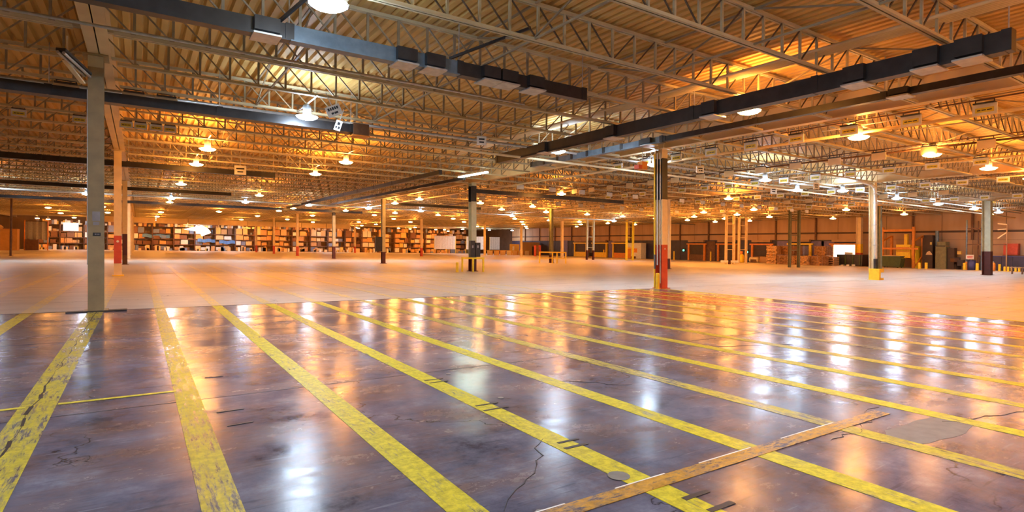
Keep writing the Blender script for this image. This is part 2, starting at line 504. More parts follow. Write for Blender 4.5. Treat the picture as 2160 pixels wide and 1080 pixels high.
# one joist, 17.1 m long, shared by every bay and scaled to its span
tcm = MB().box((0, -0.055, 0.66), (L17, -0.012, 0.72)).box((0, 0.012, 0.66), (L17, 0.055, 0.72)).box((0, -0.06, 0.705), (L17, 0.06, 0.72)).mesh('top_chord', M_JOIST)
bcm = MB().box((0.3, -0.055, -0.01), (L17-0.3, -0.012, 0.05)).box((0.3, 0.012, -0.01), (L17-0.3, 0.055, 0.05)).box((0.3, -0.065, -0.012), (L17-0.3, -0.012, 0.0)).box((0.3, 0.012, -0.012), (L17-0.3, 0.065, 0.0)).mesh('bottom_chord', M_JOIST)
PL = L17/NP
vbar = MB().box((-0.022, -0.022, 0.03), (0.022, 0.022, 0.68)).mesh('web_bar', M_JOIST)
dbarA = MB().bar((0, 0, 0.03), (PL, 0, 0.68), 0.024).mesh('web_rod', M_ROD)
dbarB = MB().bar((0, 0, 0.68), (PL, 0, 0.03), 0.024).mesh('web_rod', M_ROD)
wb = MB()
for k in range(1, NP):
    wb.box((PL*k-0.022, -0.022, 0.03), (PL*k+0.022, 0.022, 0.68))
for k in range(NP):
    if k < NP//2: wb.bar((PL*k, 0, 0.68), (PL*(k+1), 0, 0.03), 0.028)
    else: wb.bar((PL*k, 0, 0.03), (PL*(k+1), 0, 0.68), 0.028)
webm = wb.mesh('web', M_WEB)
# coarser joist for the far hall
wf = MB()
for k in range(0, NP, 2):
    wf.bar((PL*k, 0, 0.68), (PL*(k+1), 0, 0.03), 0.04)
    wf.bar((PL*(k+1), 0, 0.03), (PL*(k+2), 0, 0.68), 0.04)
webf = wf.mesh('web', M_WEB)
nbars = 0
for i in range(1, 54):
    y = SP*i
    for s, (a, b_) in enumerate(spans):
        if not (in_view(a, y) or in_view(b_, y) or in_view((a+b_)/2, y)): continue
        j = bpy.data.objects.new('bar_joist', None)
        j.empty_display_size = 0.1
        COL.objects.link(j); j.parent = ceiling
        j.location = (a, y, ZB); j.scale = ((b_-a)/L17, 1, 1)
        link('top_chord', tcm, j); link('bottom_chord', bcm, j)
        if y < 60 and s in (2, 3) and 2 <= i <= 7 and nbars < 270:
            for k in range(1, NP):
                if in_view(a+PL*k, y, 0.02):
                    link('web_bar', vbar, j, (PL*k, 0, 0)); nbars += 1
            for k in range(NP):
                if in_view(a+PL*k, y, 0.02):
                    link('web_rod', dbarB if k < NP//2 else dbarA, j, (PL*k, 0, 0)); nbars += 1
        else:
            o = link('web', webm if y < 62 else webf, j); o['kind'] = 'stuff'
# bridging angles running down the hall, with cross rods between joists
for x in (-14.3, -10.9, -7.4, -4.2, 2.7, 6.1, 9.6, 13.2, 20.3, 23.8, 27.2, 30.6, 37.6, 41.0, 44.4, 47.8, 55, 59, 63):
    add('bridging_angle', MB().box((x-0.02, 2, ZB+0.01), (x+0.02, 100, ZB+0.045)).box((x-0.02, 2, ZD-0.10), (x+0.02, 100, ZD-0.065)), M_WEB, ceiling)
mb = MB()
for x in (2.7, 6.1, 9.6, 13.2, 20.3, 23.8, 27.2, -4.2, -7.4):
    for i in range(1, 24):
        if in_view(x, SP*i):
            if i % 2 == 0:
                mb.bar((x, SP*i, ZB+0.05), (x, SP*(i+1), ZD-0.06), 0.03)
            else:
                mb.bar((x, SP*i, ZD-0.06), (x, SP*(i+1), ZB+0.05), 0.03)
o = add('bridging_rod', mb, M_WEB, ceiling); o['kind'] = 'stuff'

# ------------------------------------------------------------------ columns
def lean(o):
    o.rotation_mode = 'QUATERNION'
    from mathutils import Quaternion
    o.rotation_quaternion = Quaternion(Fv, -0.0146)
    return o
def hsec(mb, z0, z1, b=0.27, d=0.34, t=0.028):
    mb.box((-b/2, -d/2, z0), (b/2, -d/2+t, z1)).box((-b/2, d/2-t, z0), (b/2, d/2, z1)).box((-0.014, -d/2+t, z0), (0.014, d/2-t, z1))
    return mb
def column(label, loc, bands, group=None, b=0.27, d=0.34, plate=True, rz=0.0):
    t = thing('steel_column', label, 'column', loc, 0.0, group)
    top = 5.455 if loc[0] < 0 else 5.365
    for (z0, z1, m, nm) in bands:
        add(nm, hsec(MB(), z0, min(z1, top - 0.02), b, d), m, t)
    if plate:
        add('base_plate', MB().cbox((0, 0, 0.012), (b+0.16, d+0.12, 0.024)), bands[0][2], t)
    add('cap_plate', MB().cbox((0, 0, top), (b+0.18, d+0.25, 0.02)), bands[-1][2], t)
    return lean(t)
TOP = 5.45
c1 = column('grey-green steel column standing on the dark floor joint at the left', (VC[0], 15.12, 0),
            [(0, TOP, M_GREENC, 'shaft')])
# closed in with a flat face plate, papers and a number plate
add('face_plate', MB().box((-0.137, -0.185, 0.02), (0.137, -0.171, 5.40)), M_GREENC, c1)
add('edge_strip', MB().box((-0.150, -0.19, 1.0), (-0.138, -0.12, 4.7)), M_GALV, c1)
add('paper_notice', MB().box((-0.06, -0.19, 1.93), (0.075, -0.186, 2.13)), M_PAPER, c1)
add('paper_notice', MB().box((-0.045, -0.19, 1.84), (0.06, -0.186, 1.91)), M_PAPER, c1)
npl = add('number_plate', MB().box((-0.05, -0.192, 1.61), (0.085, -0.186, 1.68)), M_INK, c1)
for k in range(3):
    add('digit', MB().box((-0.015+0.03*k, -0.194, 1.63), (0.002+0.03*k, -0.1925, 1.66)), M_PAPER, npl)
hp = add('haunch_plate', MB().prism([(-0.135, 5.44), (0.135, 5.44), (0.135, 5.2), (-0.135, 5.2)], 1, -0.20, -0.187), M_SAGE, c1)
add('foot_flange', MB().box((-0.50, -0.30, 0.0), (0.55, -0.02, 0.02)), M_SEAL, c1)
c2 = column('pale cream column with one red band and a yellow foot, behind the grey-green column', (VC[0], 30.05, 0),
            [(0, 0.55, M_CREAM, 'foot'), (0.55, 1.75, M_REDC, 'red_band'), (1.75, TOP, M_CREAM, 'shaft')])
add('face_plate', MB().box((-0.137, -0.185, 1.75), (0.137, -0.171, 5.40)), M_CREAM, c2)
add('face_plate', MB().box((-0.137, -0.185, 0.55), (0.137, -0.171, 1.75)), M_REDC, c2)
add('foot_paint', MB().box((-0.2, -0.24, 0.0), (0.22, 0.24, 0.05)), M_YELP, c2)
add('round_badge', MB().cyl((0.0, -0.185, 1.5), (0.0, -0.195, 1.5), 0.05, 12), M_WHITEP, c2)
c3 = column('brown column with a black band near its foot, third in the leftmost column row', (VC[0], 44.85, 0),
            [(0, 0.6, M_BROWN, 'foot'), (0.6, 2.0, M_MAROON, 'dark_band'), (2.0, TOP, M_CREAM, 'shaft')])
for i in range(4, 8):
    column('plain cream column, %s in the leftmost column row' % nth(i-1), (VC[0], BAY*i, 0), [(0, TOP, M_CREAM, 'shaft')], 'columns of the leftmost row')
# second row
cB = column('cream column with red foot, black head and a yellow post at its foot', (VC[1]-0.04, 15.1, 0),
            [(0, 1.68, M_REDC, 'red_foot'), (1.68, 3.42, M_CREAM, 'shaft'), (3.42, 5.0, M_DARK, 'black_head'), (5.0, TOP, M_CREAM, 'head')], b=0.30, d=0.36)
add('conduit', MB().cyl((-0.17, -0.10, 0.2), (-0.17, -0.10, 5.2), 0.02, 8), M_GALV, cB)
add('conduit', MB().cyl((-0.17, 0.04, 0.9), (-0.17, 0.04, 5.2), 0.025, 8), M_WHITEP, cB)
add('conduit', MB().cyl((-0.20, 0.16, 0.0), (-0.20, 0.16, 5.2), 0.03, 8), M_YELP, cB)
add('blue_tag', MB().box((-0.26, 0.1, 0.75), (-0.20, 0.14, 1.3)), M_STEELB, cB)
add('round_badge', MB().cyl((0.0, -0.18, 1.52), (0.0, -0.19, 1.52), 0.03, 12), M_WHITEP, cB)
cC = column('sage column with black head, maroon foot and two black panels', (17.05, 30.25, 0),
            [(0, 0.85, M_MAROON, 'maroon_foot'), (0.85, 4.25, M_SAGE, 'shaft'), (4.25, 5.2, M_DARK, 'black_head'), (5.2, TOP, M_SAGE, 'head')], b=0.34, d=0.40)
for k, dx in enumerate((-0.34, 0.02)):
    e = add('panel_box', MB().box((dx, -0.40, 0.88), (dx+0.31, -0.20, 1.86-0.12*k)), M_DARK, cC)
    add('panel_label', MB().box((dx+0.09, -0.405, 1.42), (dx+0.19, -0.40, 1.58)), M_PAPER, e)
cE = column('olive column with dark foot, third along the second column row', (16.85, 44.85, 0),
       [(0, 0.95, M_MAROON, 'maroon_foot'), (0.95, TOP, M_SAGE, 'shaft')])
add('switch_box', MB().box((-0.75, -0.3, 1.0), (-0.2, -0.1, 2.2)), M_DARK, cE)
column('cream column with dark head and red foot, fourth along the second row', (17.4, 61.0, 0),
       [(0, 1.3, M_MAROON, 'maroon_foot'), (1.3, 4.6, M_SAGE, 'shaft'), (4.6, TOP, M_DARK, 'black_head')])
for i in range(5, 9):
    column('thin cream column far off, %s along the second row' % nth(i-1), (16.92, BAY*i, 0), [(0, 1.2, M_REDC, 'red_foot'), (1.2, TOP, M_CREAM, 'shaft')], 'far columns of the second row')
# third row
cD = column('cream column carrying a white downpipe, its foot in a yellow guard', (VC[2]-0.25, 15.14, 0),
            [(0, TOP, M_CREAM, 'shaft')], b=0.28, d=0.30)
pp = [(-0.2, -0.22, 1.15), (-0.2, -0.22, 4.7), (-0.22, -0.22, 4.9), (-0.36, -0.22, 5.08), (-0.7, -0.22, 5.2), (-2.2, -0.22, 5.32)]
add('downpipe', MB().tube(pp, 0.085, 10), M_WHITEP, cD, smooth=True)
add('pipe_foot', MB().cyl((-0.2, -0.22, 0.3), (-0.2, -0.22, 1.15), 0.10, 10), M_DARK, cD)
for z in (1.9, 3.0, 4.2):
    add('pipe_clip', MB().box((-0.31, -0.32, z), (-0.09, -0.12, z+0.03)), M_GALV, cD)
g = thing('column_guard', 'yellow steel foot guard wrapped round the column with the downpipe', 'guard', (VC[2]-0.35, 14.98, 0))
add('guard_panel', MB().box((-0.30, -0.33, 0.0), (-0.12, -0.30, 0.62)).box((-0.12, -0.33, 0.42), (0.22, -0.30, 0.62)).box((-0.12, -0.33, 0.0), (0.22, -0.30, 0.12)).box((-0.30, -0.30, 0), (-0.27, 0.2, 0.62)), M_YELP, g)
column('column in line behind the red-footed one, cream above dark', (34.3, 30.1, 0), [(0, 0.8, M_MAROON, 'maroon_foot'), (0.8, TOP, M_CREAM, 'shaft')])
column('dark olive column standing inside the yellow rail enclosure', (34.05, 44.6, 0), [(0, 0.85, M_MAROON, 'maroon_foot'), (0.85, TOP, M_OLIVE, 'shaft')])
for i in range(4, 8):
    column('thin orange-lit column far off, %s along the third row' % nth(i-1), (VC[2], BAY*i, 0), [(0, 1.2, M_REDC, 'red_foot'), (1.2, TOP, M_CREAM, 'shaft')], 'far columns of the third row')
# fourth row, near the docks
column('sage column with rusty red foot in front of the blue containers', (51.1, 15.25, 0), [(0, 1.7, M_MAROON, 'maroon_foot'), (1.7, TOP, M_SAGE, 'shaft')], b=0.45, d=0.5)
column('dark green column with yellow edge, just behind the downpipe column', (51.27, 22.45, 0), [(0, TOP, M_OLIVE, 'shaft')], b=0.3, d=0.3)
for (x, y, m, lb) in ((51.2, 29.75, M_OLIVE, 'green twin post in front of the baled cardboard'), (54.2, 38.8, M_CREAM, 'cream twin post behind the white bumper rails'),
                      (58.5, 40.2, M_CREAM, 'cream column left of the yellow gas bottle'), (51.2, 45.2, M_CREAM, 'cream twin post beside the first dark dock door'),
                      (54.3, 54.1, M_YELP, 'yellow twin post left of the white booth'), (49.5, 56.5, M_SAGE, 'pale twin post with maroon feet between the yellow dock doors')):
    t = thing('twin_post', lb, 'column', (x, y, 0))
    foot = M_MAROON if m is M_SAGE else m
    for k in (-1, 1):
        p = add('post', hsec(MB(), 1.25, 5.34, 0.20, 0.22).box((-0.10, -0.115, 1.25), (0.10, -0.10, 5.34)), m, t, (0.42*k*R0.x, 0.42*k*R0.y, 0))
        add('post_foot', hsec(MB(), 0, 1.25, 0.20, 0.22).box((-0.10, -0.115, 0.0), (0.10, -0.10, 1.25)), foot, p)
    for z in (1.6, 3.0, 4.4):
        add('batten', MB().bar((0.42*R0.x, 0.42*R0.y, z), (-0.42*R0.x, -0.42*R0.y, z), 0.06), m, t)
t = thing('dock_post', 'cream post with yellow middle and red foot beside the bright dock opening', 'column', (65.9, 30.9, 0))
add('shaft', hsec(MB(), 2.4, 5.34, 0.5, 0.5), M_CREAM, t); add('yellow_band', hsec(MB(), 1.45, 2.4, 0.5, 0.5), M_YELP, t); add('red_foot', hsec(MB(), 0, 1.45, 0.5, 0.5), M_REDC, t)
for (y, lb) in ((64.5, 'slim cream post left of the tan partition'), (75.0, 'slim cream post between the desks and the rail enclosure'), (86.5, 'slim cream post at the far workbenches')):
    column(lb, (51.2, y, 0), [(0, TOP, M_CREAM, 'shaft')])

# ------------------------------------------------------------------ bollards and rails
def bollard(lb, x, y, h, wd=0.14, group=None):
    t = thing('bollard', lb, 'bollard', (x, y, 0), 0, group)
    add('post', MB().lathe([(0, 0), (wd/2, 0), (wd/2, h-0.03), (wd/2-0.02, h), (0, h)], 12), M_YELP, t)
    add('base_flange', MB().lathe([(wd*0.8, 0), (wd*0.8, 0.015), (0, 0.015)], 12), M_YELP, t)
bollard('yellow post standing against the foot of the red-footed column', 16.50, 14.95, 0.60, 0.15)
bollard('yellow bollard standing alone left of the sage column', 15.5, 29.3, 0.58, 0.16)
bollard('yellow bollard in front of the orange gantry, nearer its right leg', 62.6, 23.9, 0.6, 0.22)
bollard('yellow bollard right of the orange gantry', 63.3, 23.6, 0.6, 0.24)
bollard('yellow bollard at the left leg of the wall scaffold', 64.6, 21.0, 0.65, 0.24)
bollard('yellow bollard at the middle leg of the wall scaffold', 64.5, 20.0, 0.65, 0.24)
bollard('yellow bollard right of the rusty-footed column', 64.6, 18.4, 0.62, 0.2)
for k in range(5):
    bollard('short yellow bollard before the blue container, %s from the rusty-footed column' % nth(k), 63.9, 17.85-0.25*k, 0.42, 0.16, 'short bollards by the container')
def railing(lb, pts, h, x, y, mids=()):
    t = thing('guard_rail', lb, 'railing', (x, y, 0))
    for p in pts:
        add('post', MB().box((p[0]-0.045, p[1]-0.045, 0), (p[0]+0.045, p[1]+0.045, h)), M_YELP, t)
    for p, q in zip(pts, pts[1:]):
        add('top_rail', MB().bar((p[0], p[1], h-0.05), (q[0], q[1], h-0.05), 0.07, 0.10), M_YELP, t)
        for z in mids:
            add('mid_rail', MB().bar((p[0], p[1], z), (q[0], q[1], z), 0.06, 0.07), M_YELP, t)
    return t
railing('yellow guard rail boxing in the foot of the sage column', [(-0.75, 0.15), (-0.35, -0.45), (0.35, -0.45), (0.7, 0.15)], 0.86, 16.9, 29.75)
railing('yellow rail enclosure round the dark olive column', [(-1.1, 0.5), (-0.1, -0.2), (0.35, -0.35), (1.3, -0.5)], 1.12, 33.2, 43.4, (0.52,))

# ------------------------------------------------------------------ lamps
RF = MB().lathe([(0.10, 0.060), (0.295, 0.0), (0.28, 0.0), (0.10, 0.05)], 20).mesh('reflector', M_REFL, True)
HS = MB().lathe([(0, 0.34), (0.08, 0.34), (0.11, 0.31), (0.11, 0.10), (0.095, 0.062), (0, 0.062)], 14).mesh('ballast_housing', M_REFL, True)
lens_prof = [(0.28, 0.004), (0.22, -0.04), (0.11, -0.068), (0.0, -0.075)]
LO = MB().lathe(lens_prof, 14).mesh('lens', M_LO, True)
LW = MB().lathe(lens_prof, 14).mesh('lens', M_LW, True)
# the acrylic shade lets light out through its top as well
up_prof = [(0.102, 0.066), (0.292, 0.010)]
UO = MB().lathe(up_prof, 14).mesh('glowing_shade', M_UO)
UW = MB().lathe(up_prof, 14).mesh('glowing_shade', M_UW)
STEM = MB().cyl((0, 0, 0.33), (0, 0, 0.355), 0.03, 8).mesh('hook', M_DARK)
MBAR = MB().box((-0.02, -1.09, 0.352), (0.02, 1.09, 0.372)).mesh('mounting_bar', M_GALV)
def lamp(x, y, white, label, group, z=4.98, full=True):
    t = thing('high_bay_lamp', label, 'lamp', (x, y, z), 0, group)
    link('reflector', RF, t); link('lens', LW if white else LO, t)
    link('glowing_shade', UW if white else UO, t)
    if y > 0: link('mounting_bar', MBAR, t)
    if full:
        link('ballast_housing', HS, t); link('hook', STEM, t)
    return t
rows = [(8.6, 'nearest sodium row')]
x_w1 = [3.8, 12.6, 17.75, 25.7, 33.4, 40.4, 47.0, 53.9, 59.5]
lamp(2.25, 8.35, True, 'white high bay lamp cut by the top edge of the view', None)
for k, x in enumerate(x_w1):
    y = 16.0 + 0.018*x
    lamp(x, y, True, 'glaring white high bay lamp, %s along the near white pipe' % (nth(k) if k else 'first, near the grey-green column'), 'white lamps along the near pipe')
lamp(30.5, 17.6, True, 'small white lamp hanging behind the white row near the downpipe', None, 4.9)
xs_r1 = [12.7, 18.2, 23.4, 28.8, 34.0, 39.3, 44.5]
for k, x in enumerate(xs_r1):
    if in_view(x, 8.6, 0.2):
        lamp(x, 8.6, False, 'large orange high bay lamp over the right-hand floor, %s of its row' % (nth(k) if k else 'nearest'), 'sodium lamps of the near right row')
ri = 0
for y in (24.0, 29.0, 34.2, 39.4, 44.6, 58, 64, 71, 78, 85, 92, 100, 108, 117):
    k = 0
    for j in range(-6, 12):
        x = 2.1 + 5.2*j
        if y > 60 and (j + int(y)) % 2: continue
        if not in_view(x, y, 0.30 if y == 24.0 else 0.10) or x > 64: continue
        if x < 0 and y < 44 and not (y == 24.0 and j == -2): continue
        if y == 24.0 and j not in (-2, -1, 0, 1, 6, 9): continue
        if y == 29.0 and j not in (0, 1, 4, 8): continue
        if 30 < y < 44 and (j*3 + int(y)) % 5 in (0, 2): continue
        if random.random() < (0.5 if (y < 60 and j < 5) else 0.12) and y > 30: continue
        jit = 0.0 if y < 30 else random.uniform(-0.15, 0.15)
        lamp(x+jit, y, False, 'orange high bay lamp, %s from the left, in the %s row of the deep hall' % (nth(k) if k else 'first', nth(ri)),
             'sodium lamps deep in the hall', 5.0, y < 60)
        k += 1
    ri += 1
for k, x in enumerate((-8.5, -3.3, 2.1, 7.5, 12.7, 18.2, 23.6, 34.6, 50.0)):
    lamp(x, 52.6, True, 'distant white high bay lamp, %s from the left along the far pipe' % (nth(k) if k else 'first'), 'white lamps along the far pipe')
k = 0
for j in range(13):  # lamp row added to brighten the far racks
    x = -12.5 + 5.4*j
    y = 123.5 - 0.17*(x+14.5) - 3.4
    wt = j in (1, 4, 5, 8)
    lamp(x, y, wt, '%s high bay lamp added right before the far racks, %s from the left' % ('white' if wt else 'orange', nth(j) if j else 'first'), 'lamps added before the far racks', 4.98, False)
for k, (x, y) in enumerate(((62.0, 18.4), (57.5, 23.2), (60.5, 31.0), (59.5, 40.0))):
    lamp(x, y, False, 'orange high bay lamp close to the dock wall, %s going deeper' % (nth(k) if k else 'first'), 'sodium lamps by the dock wall')
for k, (x, y) in enumerate(((54.5, 101.0), (60.5, 100.5), (64.5, 98.0))):  # lamps added to brighten the white curtain panels
    lamp(x, y, True, 'white high bay lamp added before the white curtain panels, %s from the left' % (nth(k) if k else 'first'), 'lamps added before the white curtains', 4.98, False)
# unseen lamps added outside the view to light the near floor and roof
for (x, y, wt) in ((2.1, -4, True), (9, -3, False), (-6, 2, True), (-13, 9.0, False), (-8.0, 12.0, False), (17, -2, False), (24, -6, False), (11.5, -9, True), (-3, -11, True), (34, -4, False), (28, 1.2, False), (45, 1.0, False), (54, 3, False), (6, 2.4, True), (-4.5, 3.0, True), (14.5, 0.5, False), (9.5, -4.5, False), (20, 2.0, False)):
    lamp(x, y, wt, 'unseen high bay lamp added over the near floor outside the view', 'unseen lamps added outside the view')

# ------------------------------------------------------------------ fluorescent battens
t = thing('fluorescent_fixture', 'lit fluorescent tube fixture above the sage column', 'lamp', (14.25, 25.4, 5.24))
fd = Vector((0.0, 2.9, 0.03))
add('tray', MB().bar(-fd/2, fd/2, 0.18, 0.06), M_WHITEP, t)
add('hanger', MB().box((-0.01, -1.0, 0), (0.01, -0.98, 0.89)).box((-0.01, 0.98, 0), (0.01, 1.0, 0.89)), M_GALV, t)
for k in (-1, 1):
    add('tube', MB().cyl((-fd/2)+Vector((0.05*k, 0, -0.06)), (fd/2)+Vector((0.05*k, 0, -0.06)), 0.03, 8), M_TUBE, t)
t = thing('fluorescent_fixture', 'unlit twin tube fixture fixed beside the head of the grey-green column', 'lamp', (-1.12, 14.35, 5.05))
fd = Vector((0.34, 1.15, -0.12))
add('tray', MB().bar(-fd/2+Vector((0, 0, .04)), fd/2+Vector((0, 0, .04)), 0.16, 0.05), M_DARK, t)
for k in (-1, 1):
    add('tube', MB().cyl(-fd/2+Vector((0.045*k, 0, -0.02)), fd/2+Vector((0.045*k, 0, -0.02)), 0.028, 10), M_GALV, t)
add('hanger', MB().bar((-0.1, -0.3, 0.05), (-0.1, -0.3, 0.45), 0.03), M_CREAM, t)
add('brace', MB().bar((-0.16, -0.1, 0.03), (0.12, 0.3, -0.30), 0.09, 0.03), M_GIRD, t)

# ------------------------------------------------------------------ busways, conduits, pipes
def busway(lb, p, q, wd, ht, mats=None, boxes=(), joint=3.05, box_m=None, drop=True):
    """long hung busbar trunking from p to q (axis-aligned), in lengths with joints, plug-in boxes and hanger rods"""
    p = Vector(p); q = Vector(q); d = (q-p); Ln = d.length; d.normalize()
    t = thing('busway', lb, 'busway', p)
    n = max(1, int(Ln/joint)); st = Ln/n
    for k in range(n):
        a = d*(st*k+0.02); b = d*(st*(k+1)-0.02)
        m = (mats(k) if mats else None) or M_DARK
        sec = add('trunking', MB().bar(a, b, wd, ht), m, t)
        add('flange', MB().bar(a+Vector((0, 0, -ht/2-0.012)), b+Vector((0, 0, -ht/2-0.012)), wd+0.05, 0.022), m, sec)
    for k in range(n+1):
        c = d*(st*k)
        add('joint_cover', MB().bar(c-d*0.07, c+d*0.07, wd+0.03, ht+0.03), M_DARK, t)
        add('hanger_rod', MB().cyl(c+Vector((0, 0, ht/2)), c+Vector((0, 0, ZD-p.z)), 0.012, 6), M_GALV, t)
    for s in boxes:
        c = d*s
        bx = add('plug_in_box', MB().bar(c-d*0.2+Vector((0, 0, 0.02)), c+d*0.2+Vector((0, 0, 0.02)), wd+0.22, ht*0.9), box_m or M_DARK, t)
        add('box_lid', MB().bar(c-d*0.22+Vector((0, 0, -ht/2-0.03)), c+d*0.22+Vector((0, 0, -ht/2-0.03)), wd+0.30, 0.03), M_GALV, bx)
    return t
busway('black overhead busway crossing the top left, with plug-in boxes', (-4.5, 10.35, 5.15), (8.75, 10.35, 5.15), 0.16, 0.26,
       lambda k: M_STEELB if k == 2 else None, (6.25, 8.75, 9.35, 10.65, 11.1, 11.8))  # one length blue-grey: white lamp light put into its colour
busway('dark blue-black busway passing behind the grey-green column', (-16, 17.0, 5.0), (5.3, 17.0, 5.0), 0.30, 0.22, lambda k: M_DARK)
b = busway('heavy black busway rising to the upper right, with plug-in boxes', (12.2, 3.4, 5.1), (12.2, 19.6, 5.1), 0.20, 0.34, None, (0.5, 1.15, 2.4, 5.9, 9.5, 13.0))
busway('second black busway under the cream girder at the right', (14.6, 3.0, 5.19), (14.6, 13.0, 5.19), 0.12, 0.15, None, (3.0,))
busway('blue-grey segmented busway joining the second black one', (14.6, 13.1, 5.19), (14.6, 20.6, 5.19), 0.14, 0.20, lambda k: M_STEELB, (0.6,), 0.92)
busway('far dark busway running away above the sage column', (14.6, 27.0, 5.19), (14.6, 57, 5.19), 0.12, 0.15)
busway('far dark busway with clips left of the fluorescent fixture', (12.2, 25.0, 5.1), (12.2, 59, 5.1), 0.14, 0.19)
busway('brown-black busway across the left hall, behind the cream column', (-22, 31.0, 5.0), (5.7, 31.0, 5.0), 0.28, 0.22)
busway('thin dark busway across the left hall, deeper than the brown-black one', (-30, 45.0, 5.0), (5.4, 45.0, 5.0), 0.28, 0.2)
busway('dark busway right of the sage column at mid depth', (17.6, 31.0, 5.0), (30.2, 31.0, 5.0), 0.28, 0.22)
busway('faint dark busway far across the left hall', (-36, 60.0, 5.0), (20, 60.0, 5.0), 0.28, 0.2)
busway('dark busway end hanging right of the sage column', (18, 45.0, 5.0), (26, 45.0, 5.0), 0.28, 0.2)
t = thing('end_box', 'dark brown tap box closing the end of the blue-black busway', 'box', (5.55, 17.0, 4.98))
add('body', MB().box((-0.22, -0.2, -0.16), (0.25, 0.2, 0.18)), M_BROWN, t); add('lid', MB().box((-0.25, -0.22, -0.20), (0.28, 0.22, -0.165)), M_ORP, t)

t = thing('conduit_bank', 'bank of six cream conduits running side by side under the deck', 'conduit', (12.0, 0, 5.72))
for k in range(6):
    add('conduit', MB().cyl((-0.20+0.08*k, 2.0, 0), (-0.20+0.08*k, 24.0, 0), 0.036, 8), M_GIRD, t, smooth=True)
for y in (4, 8.5, 13, 17.5, 22):
    add('strut', MB().box((-0.28, y-0.02, 0.036), (0.28, y+0.02, 0.075)), M_GALV, t)
def pipe(lb, pts, r, m):
    o = add('overhead_pipe', MB().tube(pts, r, 8), m, None, smooth=True)
    tag(o, lb, 'pipe')
pipe('white pipe carrying the near row of white lamps', [(-20, 17.5, 5.28), (5.2, 17.5, 5.28), (66.5, 17.5, 5.24)], 0.05, M_GALV)
pipe('slim pale pipe slanting under the white lamps', [(5.8, 17.9, 4.95), (66.5, 17.9, 4.85)], 0.045, M_CREAM)
pipe('far pale pipe carrying the distant white lamps', [(-30, 53.0, 5.1), (66, 53.0, 5.1)], 0.06, M_GALV)
pipe('cream pipe running down the hall under the joists', [(18.6, 3, 5.2), (18.6, 60, 5.2)], 0.05, M_GIRD)
pipe('rust-dark pipe along the sign rows', [(23.5, 4, 5.25), (23.5, 50, 5.25)], 0.035, M_BROWN)
pipe('thin pipe along the third sign row', [(27.7, 5, 5.25), (27.7, 60, 5.25)], 0.03, M_GIRD)
pipe('thin pipe along the outermost sign row', [(34.9, 6, 5.25), (34.9, 60, 5.25)], 0.03, M_GIRD)
pipe('galvanised conduit under the joists near the top left', [(-12, 12.4, 5.3), (8.5, 12.4, 5.3)], 0.03, M_GALV)
t = thing('cable_tray', 'pale steel cable tray hanging at the left edge', 'tray', (-2.95, 13.6, 5.05))
add('tray', MB().box((-1.6, -0.10, 0), (0.42, 0.10, 0.05)), M_GALV, t)
for x in (-0.35, 0.36):
    add('hanger', MB().box((x-0.025, -0.03, -0.2), (x+0.025, 0.03, 0.55)), M_GALV, t)
for p_, q_, lb in (((1.95, 10.35, 5.30), (2.7, 9.2, 6.0), 'dark strut slanting up from the lit part of the top-left busway'), ((5.2, 10.3, 5.30), (6.5, 9.3, 5.9), 'dark strut slanting up near the far end of the top-left busway')):
    tag(add('support_strut', MB().bar(p_, q_, 0.05), M_DARK), lb, 'strut')
# ------------------------------------------------------------------ hanging signs
SB = MB().box((-0.015, -0.25, -0.14), (0.015, 0.25, 0.13)).mesh('board', M_WHITEP)
SBd = MB().box((-0.015, -0.25, -0.14), (0.015, 0.25, 0.13)).mesh('board', M_GIRD)
ST = MB().box((-0.10, -0.22, 0.13), (0.10, 0.22, 0.16)).mesh('hood', M_DARK)
SY = MB().box((-0.022, -0.19, -0.08), (-0.016, 0.19, 0.04)).mesh('label', M_SIGNY)
SYt = MB().box((-0.026, -0.15, -0.035), (-0.0225, -0.05, -0.01)).box((-0.026, -0.03, -0.035), (-0.0225, 0.06, -0.01)).box((-0.026, 0.08, -0.035), (-0.0225, 0.15, -0.01)).mesh('lettering', M_INK)
SK = MB().box((-0.02, -0.25, 0.05), (-0.016, 0.25, 0.13)).mesh('dark_band', M_INK)
SR = MB().box((-0.008, -0.2, 0.16), (0.008, -0.18, 0.235)).box((-0.008, 0.18, 0.16), (0.008, 0.2, 0.235)).box((-0.012, -0.2, 0.225), (0.012, 0.2, 0.235)).mesh('hanger', M_DARK)
def aisle_sign(x, y, z, label, group, rz=0.0, dark=False, yellow=True):
    t = thing('aisle_sign', label, 'sign', (x, y, z), rz, group)
    link('board', SBd if dark else SB, t); link('hood', ST, t); link('hanger', SR, t)
    if yellow:
        l = link('label', SY, t); link('lettering', SYt, l)
    return t
for (x, y0, n, lb, dk) in ((17.6, 5.35, 9, 'in the row beside the cream girder', False), (23.2, 7.0, 15, 'in the row behind the large orange lamps', True),
                           (27.45, 8.45, 18, 'in the third row in from the girder', False), (34.7, 9.8, 16, 'in the bright row beyond the downpipe', False),
                           (45.0, 12.0, 14, 'in the row nearest the dock wall', False), (39.8, 14.0, 12, 'in the row before the dock-wall row', True)):
    for k in range(n):
        aisle_sign(x, y0+1.62*k, 5.12, '%s aisle sign %s, %s going deeper' % ('brown' if dk else 'white', lb, nth(k) if k else 'first'), 'hanging aisle signs ' + lb, 0.0, dk, not dk)
